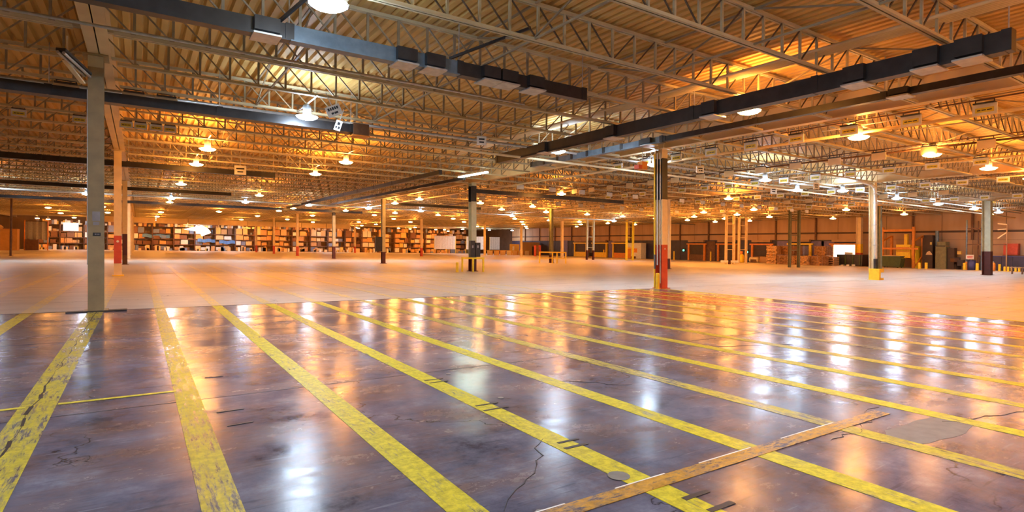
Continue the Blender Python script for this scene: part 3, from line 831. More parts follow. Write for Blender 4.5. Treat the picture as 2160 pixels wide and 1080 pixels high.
for x, y1 in ((17.6, 19), (23.2, 31), (27.45, 38), (34.7, 37), (45.0, 36), (39.8, 34)):
    tag(add('sign_rail', MB().box((x-0.02, 4.5, 5.355-0.0), (x+0.02, y1, 5.385)), M_BROWN), 'slim brown rail carrying the aisle signs ' + {17.6: 'beside the cream girder', 23.2: 'behind the large orange lamps', 27.45: 'third in from the girder', 34.7: 'beyond the downpipe', 45.0: 'nearest the dock wall', 39.8: 'one before the dock-wall row'}[x], 'rail')
for k, (x, y) in enumerate(((-2.95, 21.9), (-1.55, 21.9), (-0.38, 21.9), (0.0, 21.9), (0.42, 21.9), (0.80, 21.9))):
    aisle_sign(x, 21.57, 5.18, 'Small white and yellow sign in the left row, %s from the left' % (nth(k) if k else 'first'), 'small signs near the grey-green column', PI/2).scale = (1, 0.7, 0.75)
for k, (x, y, z) in enumerate(((-1.50, 17.26, 5.13), (-0.15, 17.26, 5.13), (0.55, 17.26, 5.13))):
    aisle_sign(x, y, z, 'Dark sign seen from below near the grey-green column head, %s from the left' % (nth(k) if k else 'first'), 'dark signs near the column head', PI/2, True, False).scale = (1.6, 1.0, 0.9)
for i, y in enumerate((28.04, 36.67)):
    for k in range(14):
        aisle_sign(19+2.4*k, y, 5.12, 'Tiny pale sign deep in the hall, %s from the left in line %s' % (nth(k) if k else 'first', 'one' if i == 0 else 'two'), 'tiny signs deep in the hall', PI/2, False, False)

def placard(lb, x, y, z, wd, ht, tilt=0.0, bars=(), rz=0.0):
    t = thing('placard', lb, 'sign', (x, y, z))
    t.rotation_euler = (0, tilt, rz - YAW*0.6)
    add('board', MB().box((-wd/2, -0.012, -ht/2), (wd/2, 0.012, ht/2)), M_WHITEP, t)
    for (a, c, b_, d_) in bars:
        add('lettering', MB().box((a*wd, -0.016, c*ht), (b_*wd, -0.0125, d_*ht)), M_INK, t)
    add('hanger', MB().box((-0.01, -0.01, ht/2), (0.01, 0.01, 6.13-z if not tilt else ht/2+0.35)), M_GALV, t)
    return t
txt2 = ((-.36,.08,-.24,.34),(-.2,.08,-.1,.34),(-.06,.08,.06,.34),(.1,.08,.2,.34),(.24,.08,.36,.34),(-.22,-.30,-.06,-.12),(-.02,-.30,.24,-.12))
placard('tilted white placard with black lettering above the end of the blue-black busway', 4.0, 14.2, 4.82, 0.36, 0.27, -0.42, txt2)
placard('narrow white placard hanging at the busway end below the tilted one', 4.75, 16.4, 4.93, 0.18, 0.30, 0.30, ((-.2, .05, .2, .32), (-.35, -.3, -.1, -.1), (.05, -.32, .35, -.08)))
placard('square white placard on the busway far across the left hall', 3.9, 29.0, 4.9, 0.5, 0.42, 0, ((-.35, .08, .35, .25), (-.25, -.25, .25, -.12)))
placard('white two-line placard right of the red-footed column', 19.2, 15.2, 4.80, 0.34, 0.28, 0, ((-.3, .08, .3, .26), (-.2, -.26, -.05, -.08), (0.02, -.26, .3, -.08)))
placard('white placard below the white lamp left of the downpipe', 28.4, 15.4, 4.80, 0.36, 0.30, 0, ((-.3, .08, .3, .26), (-.25, -.26, .25, -.08)))
placard('white placard under the pipe further left of the downpipe', 28.9, 18.0, 4.80, 0.40, 0.34, 0, ((-.3, .08, .3, .26), (-.25, -.26, .25, -.08)))
placard('white placard below the second white lamp', 9.0, 15.5, 4.85, 0.3, 0.28, 0, ((-.3, .08, .3, .26), (-.25, -.26, .25, -.08)))
placard('white placard at the dock-side end of the white lamps', 41.5, 14.9, 4.80, 0.4, 0.3, 0, ((-.3, .08, .3, .26),))
t = thing('heater_box', 'orange square box hung left of the black column head', 'box', (15.85, 15.3, 4.66))
add('body', MB().box((-0.02, -0.12, -0.14), (0.26, 0.12, 0.16)), M_ORP, t); add('end_cap', MB().box((-0.20, -0.12, -0.13), (-0.02, 0.12, 0.02)), M_REDC, t)
add('hanger', MB().cyl((0.1, 0, 0.16), (0.1, 0, 1.47), 0.012, 6), M_GALV, t)

# ------------------------------------------------------------------ dock wall: doors and what stands before them
def dock(lb, y0, y1, zt, leveller, bright=False, fm=M_YELP, shut=M_DOOR):
    t = thing('loading_dock', lb, 'dock', (XW-0.06, (y0+y1)/2, 0))
    hw = abs(y1-y0)/2
    fr = MB().box((-0.30, -hw-0.15, 0), (-0.02, -hw+0.12, zt)).box((-0.30, hw-0.12, 0), (-0.02, hw+0.15, zt)).box((-0.34, -hw-0.35, zt-0.05), (-0.02, hw+0.35, zt+0.14))
    add('door_frame', fr, fm, t)
    if bright:
        add('opening', MB().box((-0.12, -hw+0.12, 0.9), (-0.06, hw-0.12, zt-0.05)), M_BRIGHT, t)
        add('trailer_load', MB().box((-0.5, -hw+0.3, 0.6), (-0.14, -hw+1.1, 1.5)), M_BOXW, t)
    else:
        for k in range(5):
            z0 = 0.02 + (zt-0.07)*k/5
            add('door_panel', MB().box((-0.14, -hw+0.12, z0+0.015), (-0.08, hw-0.12, z0+(zt-0.07)/5)), shut, t)
        if leveller:
            add('dock_leveller', MB().box((-0.26, -hw+0.14, 0.0), (-0.15, hw-0.14, 0.85)), leveller, t)
    add('header_roll', MB().box((-0.45, -hw, zt+0.30), (-0.02, hw, zt+0.58)), M_TAN, t)
    return t
dock('yellow framed dock door with yellow leveller, furthest down the wall', 80.4, 77.2, 2.38, M_YELP)
dock('yellow framed dock door with a pallet truck before it', 75.4, 72.0, 2.38, M_YELP)
dock('yellow framed dock door with a brown leveller, left of the white booth', 70.3, 67.2, 2.38, M_ORP)
dock('dark dock door with orange-brown frame beside the first green light', 54.6, 51.9, 2.30, M_BROWN, fm=M_ORP)
dock('dark dock door half hidden behind the cream twin post', 49.6, 47.0, 2.30, None, fm=M_ORP)
dock('dock door with a cream pipe roll lying at its foot', 44.4, 41.8, 2.30, M_BROWN, fm=M_ORP)
dock('yellow framed dock door behind the baled cardboard', 39.3, 36.8, 2.35, None)
dock('open dock door glowing white with daylight', 34.2, 31.6, 2.35, None, True, M_ORP)
for (y, z1, m) in ((83.4, 2.9, M_VIOL), (70.9, 2.8, M_VIOL), (51.0, 2.75, M_BROWN), (40.3, 2.75, M_VIOL), (36.0, 2.75, M_VIOL), (34.8, 2.75, M_VIOL)):
    add('blue_panel', MB().box((XW-0.14, y-0.75, 0.0), (XW-0.05, y+0.75, z1)), m, wall_r)
for k, (y, z) in enumerate(((55.6, 1.42), (45.2, 1.32))):
    t = thing('signal_light', 'green dock signal lamp beside %s dark dock door' % ('the first' if k == 0 else 'the roll-strewn'), 'light', (XW-0.2, y, z))
    add('lens', MB().lathe([(0.14, 0), (0.12, 0.05), (0, 0.07)], 12).mesh('x', M_GREENL) and MB().cyl((-0.06, 0, 0), (0, 0, 0), 0.13, 12), M_GREENL, t)
    add('housing', MB().box((0, -0.17, -0.17), (0.12, 0.17, 0.3)), M_DARK, t)
for k, (x, y) in enumerate(((65.9, 56.6), (65.9, 50.2), (65.6, 83.0), (65.6, 71.4))):
    bollard('slim yellow dock post, %s' % ('by the first green light', 'between the dark dock doors', 'by the furthest dock door', 'between the far yellow dock doors')[k], x, y, 1.3, 0.2)
# white booth
t = thing('office_booth', 'white booth with an orange doorway against the dock wall', 'booth', (66.0, 64.4, 0))
add('wall_panel', MB().box((-0.5, -1.6, 0), (0.6, 1.6, 2.45)), M_WHITEP, t)
add('doorway', MB().box((-0.55, 0.55, 0), (-0.5, 1.25, 1.75)), M_ORP, t)
add('notice', MB().box((-0.54, -0.75, 0.95), (-0.5, 0.2, 1.6)), M_ORP, t)
add('step_box', MB().box((-0.9, -0.5, 0), (-0.52, 0.15, 0.35)), M_MAROON, t)
# pale roll at the dock foot and gas bottle
t = thing('cream_roll', 'cream roll and tan board lying at the foot of a dock door', 'roll', (65.6, 43.1, 0))
add('roll', MB().cyl((0, 0.8, 0.35), (0, -0.3, 0.35), 0.35, 14), M_CREAM, t, smooth=True); add('board', MB().box((0.3, -1.2, 0), (0.4, -0.3, 0.75)), M_TAN, t); add('core', MB().box((-0.37, -0.25, 0.05), (-0.30, 0.55, 0.4)), M_BROWN, t)
t = thing('gas_bottle', 'yellow gas bottle with orange cap left of the second green light', 'bottle', (63.2, 43.6, 0))
add('body', MB().lathe([(0, 0), (0.33, 0), (0.36, 0.1), (0.36, 0.85), (0.25, 1.02), (0.12, 1.08), (0, 1.08)], 14), M_YELP, t, smooth=True); add('cap', MB().lathe([(0.2, 1.08), (0.2, 1.4), (0, 1.45)], 12), M_ORP, t)
t = thing('bumper_rail', 'pair of white bumper rails low on the cream twin post', 'rail', (53.6, 38.4, 0.30))
for k in (-1, 1):
    add('rail', MB().bar(R0*(0.15*k), R0*(0.95*k), 0.1, 0.24), M_WHITEP, t)
add('foot', MB().box((-0.1, -0.1, -0.30), (0.1, 0.1, 0.0)), M_MAROON, t)

# cardboard bales
M_BALE = mat('baled_cardboard', (0.42, 0.22, 0.085), (0.22, 0.105, 0.04), 0.75, scale=5, bump=0.4)
M_BALE2 = mat('pale_baled_cardboard', (0.60, 0.38, 0.17), (0.34, 0.18, 0.075), 0.75, scale=5, bump=0.4)
BM = []
for m in (M_BALE, M_BALE2, M_CARD3):
    r = random.Random(len(BM)); mb = MB().box((-0.70, -0.55, 0), (0.70, 0.55, 1.0))
    for k in range(16):
        z = 0.02 + 1.0*k/16; dy = r.uniform(-0.10, 0.10)
        mb.box((-0.72-r.uniform(0, .12), -0.57-r.uniform(0, .10), z), (0.70+r.uniform(0, .06), 0.55+r.uniform(0, .10), z+0.06))
    for k in range(5):
        yy = r.uniform(-0.5, 0.4); zz = r.uniform(0.1, 0.8)
        mb.bar((-0.75, yy, zz), (-0.95, yy+r.uniform(-.1, .1), zz+r.uniform(-.25, .2)), 0.18, 0.015)
    BM.append(mb.mesh('cardboard', m))
STRAP = MB().box((-0.80, -0.31, 0.0), (-0.79, -0.29, 1.09)).box((-0.80, 0.29, 0), (-0.79, 0.31, 1.09)).box((-0.4, -0.645, 0), (-0.38, -0.635, 1.09)).mesh('strap', M_GALV)
bl = [(62.9, 38.9, 0, 1), (62.9, 38.9, 1.09, 1), (62.5, 37.3, 0, 0), (63.9, 37.6, 1.09, 0), (61.9, 36.0, 0, 0), (61.7, 34.6, 0, 1), (63.5, 36.2, 0, 2), (63.5, 36.2, 1.09, 2),
      (63.2, 34.9, 0, 0), (62.2, 33.3, 0, 0), (63.7, 33.6, 0, 0), (63.7, 33.6, 1.09, 0)]
bn = ['lowest at the left end', 'top at the left end', 'second on the floor', 'upper one behind the green twin post', 'ragged one on the floor by the green twin post', 'pale ragged one right of the green twin post',
      'dark one behind, on the floor', 'dark one behind, stacked on top', 'behind the pale ragged one', 'squared one at the right end', 'rear one at the right end, on the floor', 'rear one at the right end, on top']
for (x, y, z, k), nm in zip(bl, bn):
    t = thing('cardboard_bale', 'strapped bale of flattened cardboard, ' + nm, 'bale', (x, y, z), random.uniform(-.12, .12), 'cardboard bales by the docks')
    link('cardboard', BM[k], t); link('strap', STRAP, t)
t = thing('pallet_stack', 'small stack of wooden pallets right of the cardboard bales', 'pallets', (63.7, 32.7, 0))
for k in range(5):
    add('pallet', MB().box((-0.55, -0.5, 0.20*k+0.1), (0.55, 0.5, 0.20*k+0.16)).box((-0.55, -0.5, 0.20*k), (0.55, -0.4, 0.20*k+0.1)).box((-0.55, 0.4, 0.20*k), (0.55, 0.5, 0.20*k+0.1)), M_WOOD, t)
t = thing('scrap_hopper', 'dark low hopper with cardboard heaped over it, left of the pallets', 'bin', (65.3, 34.4, 0))
add('tub', MB().prism([(-0.9, 0.0), (0.9, 0.0), (1.1, 0.75), (-1.1, 0.75)], 0, -0.6, 0.6), M_DARK, t)
add('heap', MB().prism([(-1.1, 0.75), (1.0, 0.75), (0.2, 1.25), (-0.4, 1.1)], 0, -0.5, 0.5), M_CARD, t)
t = thing('dump_container', 'black steel container below the bright dock opening', 'container', (65.6, 31.4, 0))
add('tub', MB().prism([(-1.3, 0.05), (1.2, 0.05), (1.35, 1.25), (-1.35, 1.25)], 0, -0.8, 0.8), M_DARK, t)
for y in (-1.1, -0.4, 0.4, 1.1):
    add('rib', MB().box((-0.88, y-0.06, 0.1), (-0.8, y+0.06, 1.2)), M_GREEN, t)
for k in range(3):
    tag(add('white_litter', MB().box((-0.14, -0.12, 0), (0.12, 0.13, 0.14+0.03*k)), M_BOXW, None, (63.6, 31.5-0.55*k, 0), 0.4*k), 'scrap of white packing on the floor before the black container, %s' % ('left one', 'middle one', 'right one')[k], 'litter')

# orange gantry, baler, dumpsters
t = thing('gantry', 'orange steel portal frame over the yellow baler', 'gantry', (65.0, 26.7, 0))
for k, y in enumerate((1.50, -1.35)):
    add('leg', MB().box((-0.11, y-0.11, 0), (0.11, y+0.11, 4.15)), M_ORP, t)
    add('rear_leg', MB().box((1.2, y-0.42, 0), (1.4, y-0.2, 3.3)), M_ORP, t)
    add('brace', MB().bar((0, y, 0.05), (1.3, y-0.31, 1.2), 0.12), M_ORP, t)
    add('top_brace', MB().bar((0, y, 2.7), (1.3, y-0.31, 3.25), 0.12), M_ORP, t)
add('cross_beam', MB().box((-0.1, -1.35, 3.68), (0.1, 1.5, 3.90)), M_ORP, t)
add('mid_rail', MB().box((-0.16, -1.8, 1.85), (-0.05, 2.3, 2.02)), M_ORP, t)
t = thing('baler', 'yellow baling press with a vertical ram under the orange portal', 'baler', (65.9, 26.0, 0))
add('body', MB().box((-0.7, -0.3, 1.0), (0.6, 1.0, 2.35)), M_YELP, t)
add('side_box', MB().box((-0.6, -0.75, 0.9), (0.5, -0.32, 2.2)), M_YELP, t)
add('ram', MB().box((-0.16, 0.2, 2.35), (0.16, 0.5, 3.45)), M_YELP, t)
add('slot', MB().box((-0.72, -0.2, 1.62), (-0.70, 0.95, 1.68)), M_ORP, t)
add('slot', MB().box((-0.72, -0.2, 2.02), (-0.70, 0.95, 2.10)), M_ORP, t)
for y in (-0.62, 0.85):
    add('leg', MB().box((-0.5, y-0.15, 0), (0.5, y+0.15, 1.0)), M_YELP, t)
t = thing('dumpster', 'green dumpster with sloping ends in front of the yellow baler', 'dumpster', (64.0, 26.75, 0))
add('tub', MB().prism([(-0.75, 0.08), (0.8, 0.08), (1.0, 0.95), (0.85, 1.12), (-0.75, 1.12), (-0.9, 0.9)], 0, -0.5, 0.45), M_GREEN, t)
add('rim', MB().box((-0.55, -0.85, 1.12), (0.5, 0.95, 1.18)), M_OLIVE, t)
for (x, y) in ((-0.4, -0.6), (-0.4, 0.65), (0.35, -0.6), (0.35, 0.65)):
    add('caster', MB().cyl((x, y-0.03, 0.05), (x, y+0.03, 0.05), 0.05, 8), M_DARK, t)
add('litter_heap', MB().prism([(-0.8, 1.18), (0.9, 1.18), (0.5, 1.26), (-0.2, 1.22)], 0, -0.4, 0.3), M_CARD2, t)
t = thing('blue_bin', 'dark blue bin between the green column and the orange portal', 'bin', (65.6, 28.75, 0))
add('tub', MB().box((-0.5, -0.45, 0), (0.5, 0.5, 1.05)), M_BLUE, t); add('lid', MB().box((-0.55, -0.5, 1.05), (0.55, 0.55, 1.15)), M_MAROON, t)
t = thing('dark_machine', 'tall dark brown machine cabinet right of the orange portal', 'machine', (66.2, 24.42, 0))
add('cabinet', MB().box((-0.5, -0.45, 0), (0.6, 0.42, 3.0)), M_DOOR, t); add('cabinet_top', MB().box((-0.45, -0.4, 3.0), (0.5, 0.35, 3.3)), M_DOOR, t)
add('paper_heap', MB().prism([(-0.45, 1.35), (0.1, 1.35), (0.0, 1.6), (-0.2, 1.75), (-0.4, 1.5)], 0, -0.6, -0.52), M_CARD2, t)
add('work_lamp', MB().box((-0.58, -0.4, 2.35), (-0.5, -0.25, 2.6)), M_BOXY, t)
t = thing('compactor', 'olive green compactor with a blue-grey stack', 'machine', (65.9, 23.2, 0))
add('cabinet', MB().box((-0.5, -0.45, 0), (0.5, 0.42, 2.2)), M_OLIVE, t); add('cabinet_head', MB().box((-0.45, -0.4, 2.26), (0.45, 0.3, 2.65)), M_OLIVE, t)
add('slot', MB().box((-0.52, -0.4, 2.18), (-0.50, 0.38, 2.27)), M_DARK, t)
add('stack', MB().cyl((0.2, 0.55, 2.2), (0.2, 0.55, 3.75), 0.16, 10), M_STEELB, t); add('side_tank', MB().box((-0.3, -1.05, 0), (0.4, -0.5, 2.05)), M_DOOR, t)
t = thing('scrap_pile', 'low dark heap of machine parts left of the wall scaffold', 'heap', (66.0, 21.6, 0))
for k in range(8):
    add('scrap', MB().box((-0.3, -0.25, 0), (0.3, 0.25, 0.35+0.1*(k % 3))), M_DOOR if k % 3 else M_BROWN, t, (random.uniform(-.3, .3), random.uniform(-.5, .6), 0.35*(k//3)), random.uniform(0, 1.5))
add('lamp_head', MB().box((-0.45, 0.0, 1.45), (-0.2, 0.3, 1.75)), M_BOXY, t)
# scaffold, containers
t = thing('wall_scaffold', 'grey steel scaffold frame standing against the dock wall', 'scaffold', (65.2, 19.7, 0))
for y in (1.35, 0.2):
    add('standard', MB().cyl((0, y, 0), (0, y, 4.7), 0.07, 8), M_STEELB, t)
for y in (0.35, 0.62):
    add('inner_post', MB().cyl((0.5, y, 0.4), (0.5, y, 4.6), 0.05, 8), M_BROWN, t)
for z, y1 in ((2.38, -1.6), (3.88, -0.6)):
    add('ledger', MB().bar((0, 1.35, z), (0, y1, z), 0.1), M_BROWN, t)
for y in (-1.55,):
    add('standard', MB().cyl((0.2, y, 0), (0.2, y, 4.2), 0.05, 8), M_TAN, t)
add('side_frame', MB().bar((0.2, -1.55, 4.2), (0.2, -0.9, 4.3), 0.1).bar((0.2, -1.55, 3.5), (0.2, -0.9, 2.95), 0.09).bar((0.2, -0.9, 3.75), (0.2, -1.55, 3.8), 0.08), M_CREAM, t)
t = thing('blue_container', 'long low blue steel container along the foot of the dock wall', 'container', (66.2, 17.2, 0))
for k in range(7):
    add('side_panel', MB().box((-0.5, -2.6+0.80*k, 0.08), (0.5, -2.6+0.80*k+0.78, 1.28)), M_BLUEW, t)
add('top_rail', MB().box((-0.55, -2.65, 1.28), (0.55, 3.05, 1.36)), M_BLUE, t); add('skid', MB().box((-0.5, -2.6, 0), (0.5, 3.0, 0.08)), M_DARK, t)
t = thing('wall_cabinet', 'rust red box fixed on the dock wall above the blue container', 'cabinet', (66.6, 18.1, 1.45))
add('body', MB().box((-0.25, -0.5, 0), (0.3, 0.55, 1.05)), M_REDC, t); add('door', MB().box((-0.29, -0.45, 0.06), (-0.25, 0.5, 1.0)), M_REDC, t); add('shelf', MB().box((-0.3, -1.4, -0.08), (0.3, 0.6, -0.02)), M_BROWN, t)
t = thing('blue_barrel', 'blue bin under the small white sign at the scaffold', 'barrel', (64.9, 20.55, 0))
add('body', MB().lathe([(0, 0), (0.28, 0), (0.31, 0.3), (0.31, 0.6), (0.28, 0.9), (0, 0.9)], 14), M_BLUE, t, smooth=True); add('rim', MB().lathe([(0.32, 0.86), (0.32, 0.92), (0.0, 0.92)], 14), M_BLUE, t)
t = thing('notice_board', 'small white notice above the blue bin at the scaffold', 'sign', (64.7, 20.62, 1.0))
add('board', MB().box((-0.02, -0.30, 0), (0.02, 0.30, 0.42)), M_BOXW, t)
for k in range(2):
    add('lettering', MB().box((-0.026, -0.22, 0.1+0.14*k), (-0.02, 0.2, 0.17+0.14*k)), M_REDC, t)
add('stake', MB().box((-0.02, -0.03, -1.0), (0.02, 0.03, 0)), M_BROWN, t)
for k, (x, y) in enumerate(((64.9, 20.95), (64.6, 18.85))):
    t = thing('gas_cylinder', 'orange gas cylinder %s' % ('left of the blue bin', 'right of the rusty-footed column')[k], 'bottle', (x, y, 0))
    add('body', MB().lathe([(0, 0), (0.15, 0), (0.16, 0.05), (0.16, 0.62), (0.09, 0.74), (0, 0.76)], 12), M_ORP, t, smooth=True); add('valve', MB().cyl((0, 0, 0.74), (0, 0, 0.85), 0.04, 8), M_GALV, t)
t = thing('floor_rail', 'low brown trestle in front of the blue container', 'trestle', (56.2, 14.9, 0))
for y in (0.35, -0.25):
    add('leg', MB().bar((0, y, 0), (0.1, y, 0.5), 0.09), M_BROWN, t)
add('beam', MB().bar((0.1, 0.5, 0.5), (0.1, -0.4, 0.5), 0.08), M_WOOD, t)

# ------------------------------------------------------------------ far middle: benches, partition, curtain panels, pallet truck
t = thing('pallet_truck', 'dark pallet truck parked before a yellow dock door', 'truck', (63.6, 72.3, 0))
add('mast', MB().box((-0.2, 0.5, 0.1), (0.1, 0.75, 1.35)), M_BROWN, t); add('body', MB().box((-0.35, 0.1, 0.1), (0.35, 0.55, 0.75)), M_DARK, t)
for k in (-1, 1):
    add('fork', MB().box((0.2*k-0.08, -1.0, 0.06), (0.2*k+0.08, 0.2, 0.14)), M_ORP, t)
add('wheel', MB().cyl((-0.25, 0.3, 0.1), (0.25, 0.3, 0.1), 0.1, 10), M_DARK, t)
t = thing('partition', 'tan partition wall with a dark doorway at the far right', 'partition', (64.7, 91.5, 0))
add('wall_panel', MB().box((-2.1, -0.1, 0), (2.1, 0.1, 2.55)), M_TAN, t)
add('doorway', MB().box((0.3, -0.16, 0), (1.0, -0.1, 1.7)), M_DARK, t)
for k in range(7):
    f_ = k/6.0
    x = 53.2 + 10.0*f_; y = 88.5 + 2.6*f_
    t = thing('work_bench', 'low pale bench in the far row, %s from the left' % (nth(k) if k else 'first'), 'bench', (x, y, 0), 0.25, 'low benches at the far end')
    add('top', MB().box((-0.75, -0.4, 0.82), (0.75, 0.4, 0.9)), M_BOXY, t)
    add('front_panel', MB().box((-0.72, -0.38, 0.0), (0.6, -0.33, 0.82)), M_CARD2 if k % 3 else M_CREAM, t)
    add('leg', MB().box((0.62, -0.38, 0), (0.72, 0.38, 0.82)), M_ORP, t)
t = thing('display_panel', 'pale yellow upright panel standing behind the far benches', 'panel', (61.5, 92.5, 0))
add('board', MB().box((-0.95, -0.05, 0.4), (0.95, 0.05, 2.1)), M_BOXY, t, None, -0.4); add('stand', MB().box((-0.8, -0.1, 0), (0.8, 0.1, 0.4)), M_CREAM, t, None, -0.4); add('poster', MB().box((-0.4, -0.07, 0.9), (-0.05, -0.05, 1.7)), M_WHITEP, t, None, -0.4)
for k, (x, y, wd) in enumerate(((60.5, 106, 4.2), (66.5, 107, 3.4), (53.6, 107, 4.5))):
    t = thing('strip_curtain', 'white translucent-looking curtain panel at the far end, %s' % ('behind the pale bench end', 'right one', 'left of the sage column')[k], 'curtain', (x, y, 0))
    for i in range(8):
        add('strip', MB().box((-wd/2+wd*i/8+0.01, -0.01, 0.9), (-wd/2+wd*(i+1)/8-0.01, 0.01, 3.6)), M_WHITEP, t, None, -0.45)
    add('rail', MB().box((-wd/2, -0.04, 3.6), (wd/2, 0.04, 3.7)), M_GALV, t, None, -0.45)
    for sx in (-1, 1):
        add('post', MB().box((sx*wd/2-0.05, -0.05, 0), (sx*wd/2+0.05, 0.05, 3.7)), M_YELP, t, None, -0.45)
t = thing('red_drum_rack', 'dark red rack between the far benches and the rail enclosure', 'rack', (58.0, 80.0, 0))
for k in (-1, 1):
    add('upright', MB().box((-0.05+0.5*k, -0.3, 0), (0.05+0.5*k, 0.3, 1.9)), M_REDC, t)
for z in (0.5, 1.1, 1.7):
    add('shelf', MB().box((-0.5, -0.3, z), (0.5, 0.3, z+0.06)), M_REDC, t)

# ------------------------------------------------------------------ pallet racks and their cartons along the far end
BW = 3.25
UP = MB()
UP.box((-0.05, -0.5, 0), (0.05, -0.4, 4.4)).box((-0.05, 0.4, 0), (0.05, 0.5, 4.4))
for k in range(5):
    UP.bar((0, -0.45, 0.2+0.85*k), (0, 0.45, 0.9+0.85*k), 0.04)
UPm = UP.mesh('upright', M_BROWN)
BEAM = MB().box((0.05, -0.5, -0.12), (BW-0.05, -0.44, 0)).box((0.05, 0.44, -0.12), (BW-0.05, 0.5, 0)).mesh('beam', M_BROWN)
DECKR = MB().box((0.05, -0.44, -0.03), (BW-0.05, 0.44, -0.005)).mesh('shelf_deck', M_BROWN)
levels = (0.12, 1.15, 2.15, 3.15)
CB = {}
for nm, m in (('brown', M_CARD), ('pale', M_CARD2), ('dark', M_CARD3), ('white', M_BOXW), ('blue-grey', M_BOXB), ('yellow', M_BOXY), ('orange', M_PLY)):
    CB[nm] = MB().box((-0.5, -0.5, 0), (0.5, 0.5, 1)).mesh('carton', m)
rr = random.Random(11)
nbox = 0
nbay = 23
for i in range(nbay):
    x = -14.5 + 3.3*i
    y = 123.5 - 0.17*(x + 14.5)
    if -8.2 < x < -1.5 and False: continue
    t = thing('pallet_rack', 'steel storage rack bay in the run along the far end, %s from the left' % (nth(i) if i else 'first'), 'rack', (x, y, 0), 0, 'rack bays along the far end')
    link('upright', UPm, t); link('upright', UPm, t, (BW, 0, 0))
    for z in levels:
        link('beam', BEAM, t, (0, 0, z)); link('shelf_deck', DECKR, t, (0, 0, z))
    for li, z in enumerate(levels):
        px = 0.12; ci = 0
        while px < BW-0.5 and nbox < 296:
            wd = rr.uniform(0.7, 1.2); ht = rr.uniform(0.5, 0.86) if li < 3 else rr.uniform(0.6, 1.25)
            if px + wd > BW-0.1: break
            if rr.random() < 0.05: px += wd; continue
            pal = ['brown', 'pale', 'dark', 'orange', 'brown', 'pale', 'white', 'blue-grey', 'yellow', 'orange']
            if i < 7: pal = ['dark', 'brown', 'dark', 'orange', 'brown', 'white', 'dark', 'blue-grey']
            c = rr.choice(pal)
            o = link('carton', CB[c], None, (x+px+wd/2, y-0.05, z))
            o.scale = (wd, rr.uniform(0.7, 0.9), ht)
            tag(o, '%s carton, %s along the %s shelf, %s far rack bay from the left' % (c, nth(ci) if ci else 'first', ('lowest', 'second', 'third', 'top')[li], nth(i) if i else 'first'), 'box', 'cartons on the far racks')
            nbox += 1; ci += 1
            px += wd + rr.uniform(0.03, 0.2)
# the small packets that fill what is left of the shelves and the row behind: past counting, so one object
me = bpy.data.meshes.new('packed_goods')
mb = MB(); mi = []
for i in range(nbay):
    x = -14.5 + 3.3*i; y = 123.5 - 0.17*(x + 14.5)
    for z in (0.12, 1.15, 2.15, 3.15, 4.3):
        px = 0.1
        while px < BW-0.35:
            wd = rr.uniform(0.2, 0.5); ht = rr.uniform(0.25, 0.85)
            if rr.random() < 0.88:
                yy = y + (0.62 if z < 4 else -0.3)
                mb.box((x+px, yy, z), (x+px+wd, yy+0.4, z+ht)); mi += [rr.choice((0, 0, 1, 1, 2, 3, 3, 4, 5))]*6
            px += wd + 0.03
    for k in range(5):
        px = rr.uniform(0.1, 2.6); wd = rr.uniform(0.3, 0.6)
        mb.box((x+px, y-1.5, 0.0), (x+px+wd, y-1.0, rr.uniform(0.3, 1.0))); mi += [rr.choice((0, 1, 1, 3, 4, 5))]*6
me.from_pydata(mb.v, [], mb.f)
for m in (M_CARD, M_CARD2, M_CARD3, M_BOXW, M_BOXY, M_BOXB): me.materials.append(m)
me.polygons.foreach_set('material_index', mi); me.update()
tag(link('packed_goods', me), 'countless small packets filling the far racks and the floor before them', 'goods', None, 'stuff')
# blue plastic sheets over two rack bays
for k, (x, z, l) in enumerate(((0.5, 2.6, 4.2), (9.0, 1.9, 3.0), (12.5, 1.65, 3.6))):
    y = 123.5 - 0.17*(x+14.5) - 0.62
    mb = MB()
    n = 10
    for i in range(n+1):
        xx = l*i/n; zz = 0.10*math.sin(i*1.3)
        mb.v += [(xx, 0, zz+0.30), (xx, -0.05-0.05*math.sin(i*2.1), zz-0.30)]
    for i in range(n):
        mb.f.append((2*i, 2*i+1, 2*i+3, 2*i+2))
    o = add('plastic_sheet', mb, mat('blue_sheet_%d' % k, (0.10, 0.25, 0.55), (0.07, 0.18, 0.42), 0.35), None, (x, y, z))
    md = o.modifiers.new('thick', 'SOLIDIFY'); md.thickness = 0.02
    tag(o, 'blue plastic sheet hanging across the far racks, %s' % ('leftmost one', 'middle one', 'rightmost one')[k], 'sheet')
# plywood booth and the grey hanging at the left edge
t = thing('plywood_booth', 'orange plywood booth at the left edge of the far end', 'booth', (-17.6, 108.5, 0))
for k in range(3):
    add('wall_panel', MB().box((-2.9+1.95*k, -1.0, 0), (-2.9+1.95*k+1.92, 1.0, 3.0)), M_PLY, t)
add('lid', MB().box((-2.95, -1.05, 3.0), (2.95, 1.05, 3.08)), M_ORP, t)
add('door_slot', MB().box((2.15, -1.05, 1.0), (2.4, -1.0, 2.2)), M_DARK, t)
for k in range(2):
    add('bag', MB().lathe([(0, 0), (0.7, 0), (0.8, 0.25), (0.5, 0.55), (0.0, 0.65)], 10), M_BOXY, t, (-1.6+2.1*k, 0, 3.08))
t = thing('grey_curtain', 'grey hanging sheet right of the plywood booth', 'curtain', (-12.9, 110.5, 0))
mb = MB()
for i in range(13):
    mb.v += [(-1.3+2.6*i/12, 0.10*math.sin(i*1.9), 1.6+0.1*math.sin(i)), (-1.3+2.6*i/12, 0.10*math.sin(i*1.9), 4.3)]
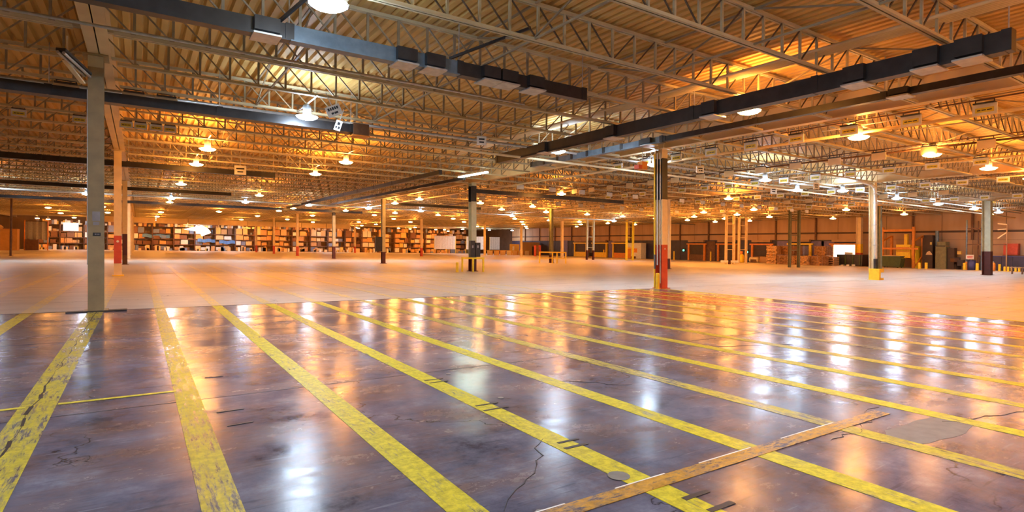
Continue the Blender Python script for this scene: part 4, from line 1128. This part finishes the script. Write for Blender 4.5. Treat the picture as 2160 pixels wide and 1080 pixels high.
for i in range(12): mb.f.append((2*i, 2*i+1, 2*i+3, 2*i+2))
add('sheet', mb, M_PAPER, t)
for k in (-1, 1):
    add('post', MB().box((1.35*k-0.07, -0.07, 0), (1.35*k+0.07, 0.07, 4.5)), M_ORP, t)
add('rail', MB().box((-1.4, -0.05, 4.3), (1.4, 0.05, 4.4)), M_BROWN, t); add('low_crate', MB().box((-1.2, -0.3, 0), (0.3, 0.3, 1.6)), M_BROWN, t)
t = thing('white_board', 'white square board above the dark racks at the far left', 'board', (-9.6, 120.5, 3.2))
add('board', MB().box((-1.0, -0.04, 0), (1.0, 0.04, 1.3)), M_BRIGHT, t); add('bracket', MB().box((-0.9, 0.04, 0.5), (0.9, 0.1, 0.6)).box((-0.9, 0.04, -3.2), (-0.82, 0.1, 0.5)).box((0.82, 0.04, -3.2), (0.9, 0.1, 0.5)), M_BROWN, t)  # board is no lamp; its brightness is put in as emission
t = thing('glare_patch', 'white glare over the far racks, put in as a glowing shape', 'glare', (9.0, 119.0, 3.2))
add('pane', MB().prism([(-2.2, 0.7), (0.6, 1.5), (1.6, 1.0), (2.2, 0.2), (0.7, -0.5), (0.3, 0.3)], 1, -0.03, 0.03), M_BRIGHT, t); add('frame', MB().box((-2.3, 0.05, 1.5), (2.3, 0.12, 1.62)), M_GALV, t)  # white glare over the racks, modelled as a glowing shape
t = thing('slim_post', 'thin red-brown post standing before the plywood booth', 'post', (-10.0, 70.0, 0))
add('shaft', MB().cyl((0, 0, 0.02), (0, 0, 5.4), 0.09, 8), M_BROWN, t); add('foot', MB().lathe([(0.2, 0), (0.2, 0.02), (0, 0.02)], 10), M_BROWN, t)
# boxed-in bulkhead duct under the deck at the far end
t = thing('air_duct', 'long orange-lit sheet metal duct below the far roof', 'duct', (0, 96, 4.55))
for k in range(9):
    add('duct_section', MB().box((-6+4*k+0.03, -0.4, -0.35), (-2+4*k-0.03, 0.4, 0.4)), M_GIRD, t)
    add('hanger', MB().box((-4+4*k, -0.02, 0.4), (-3.96+4*k, 0.02, 1.58)), M_GALV, t)
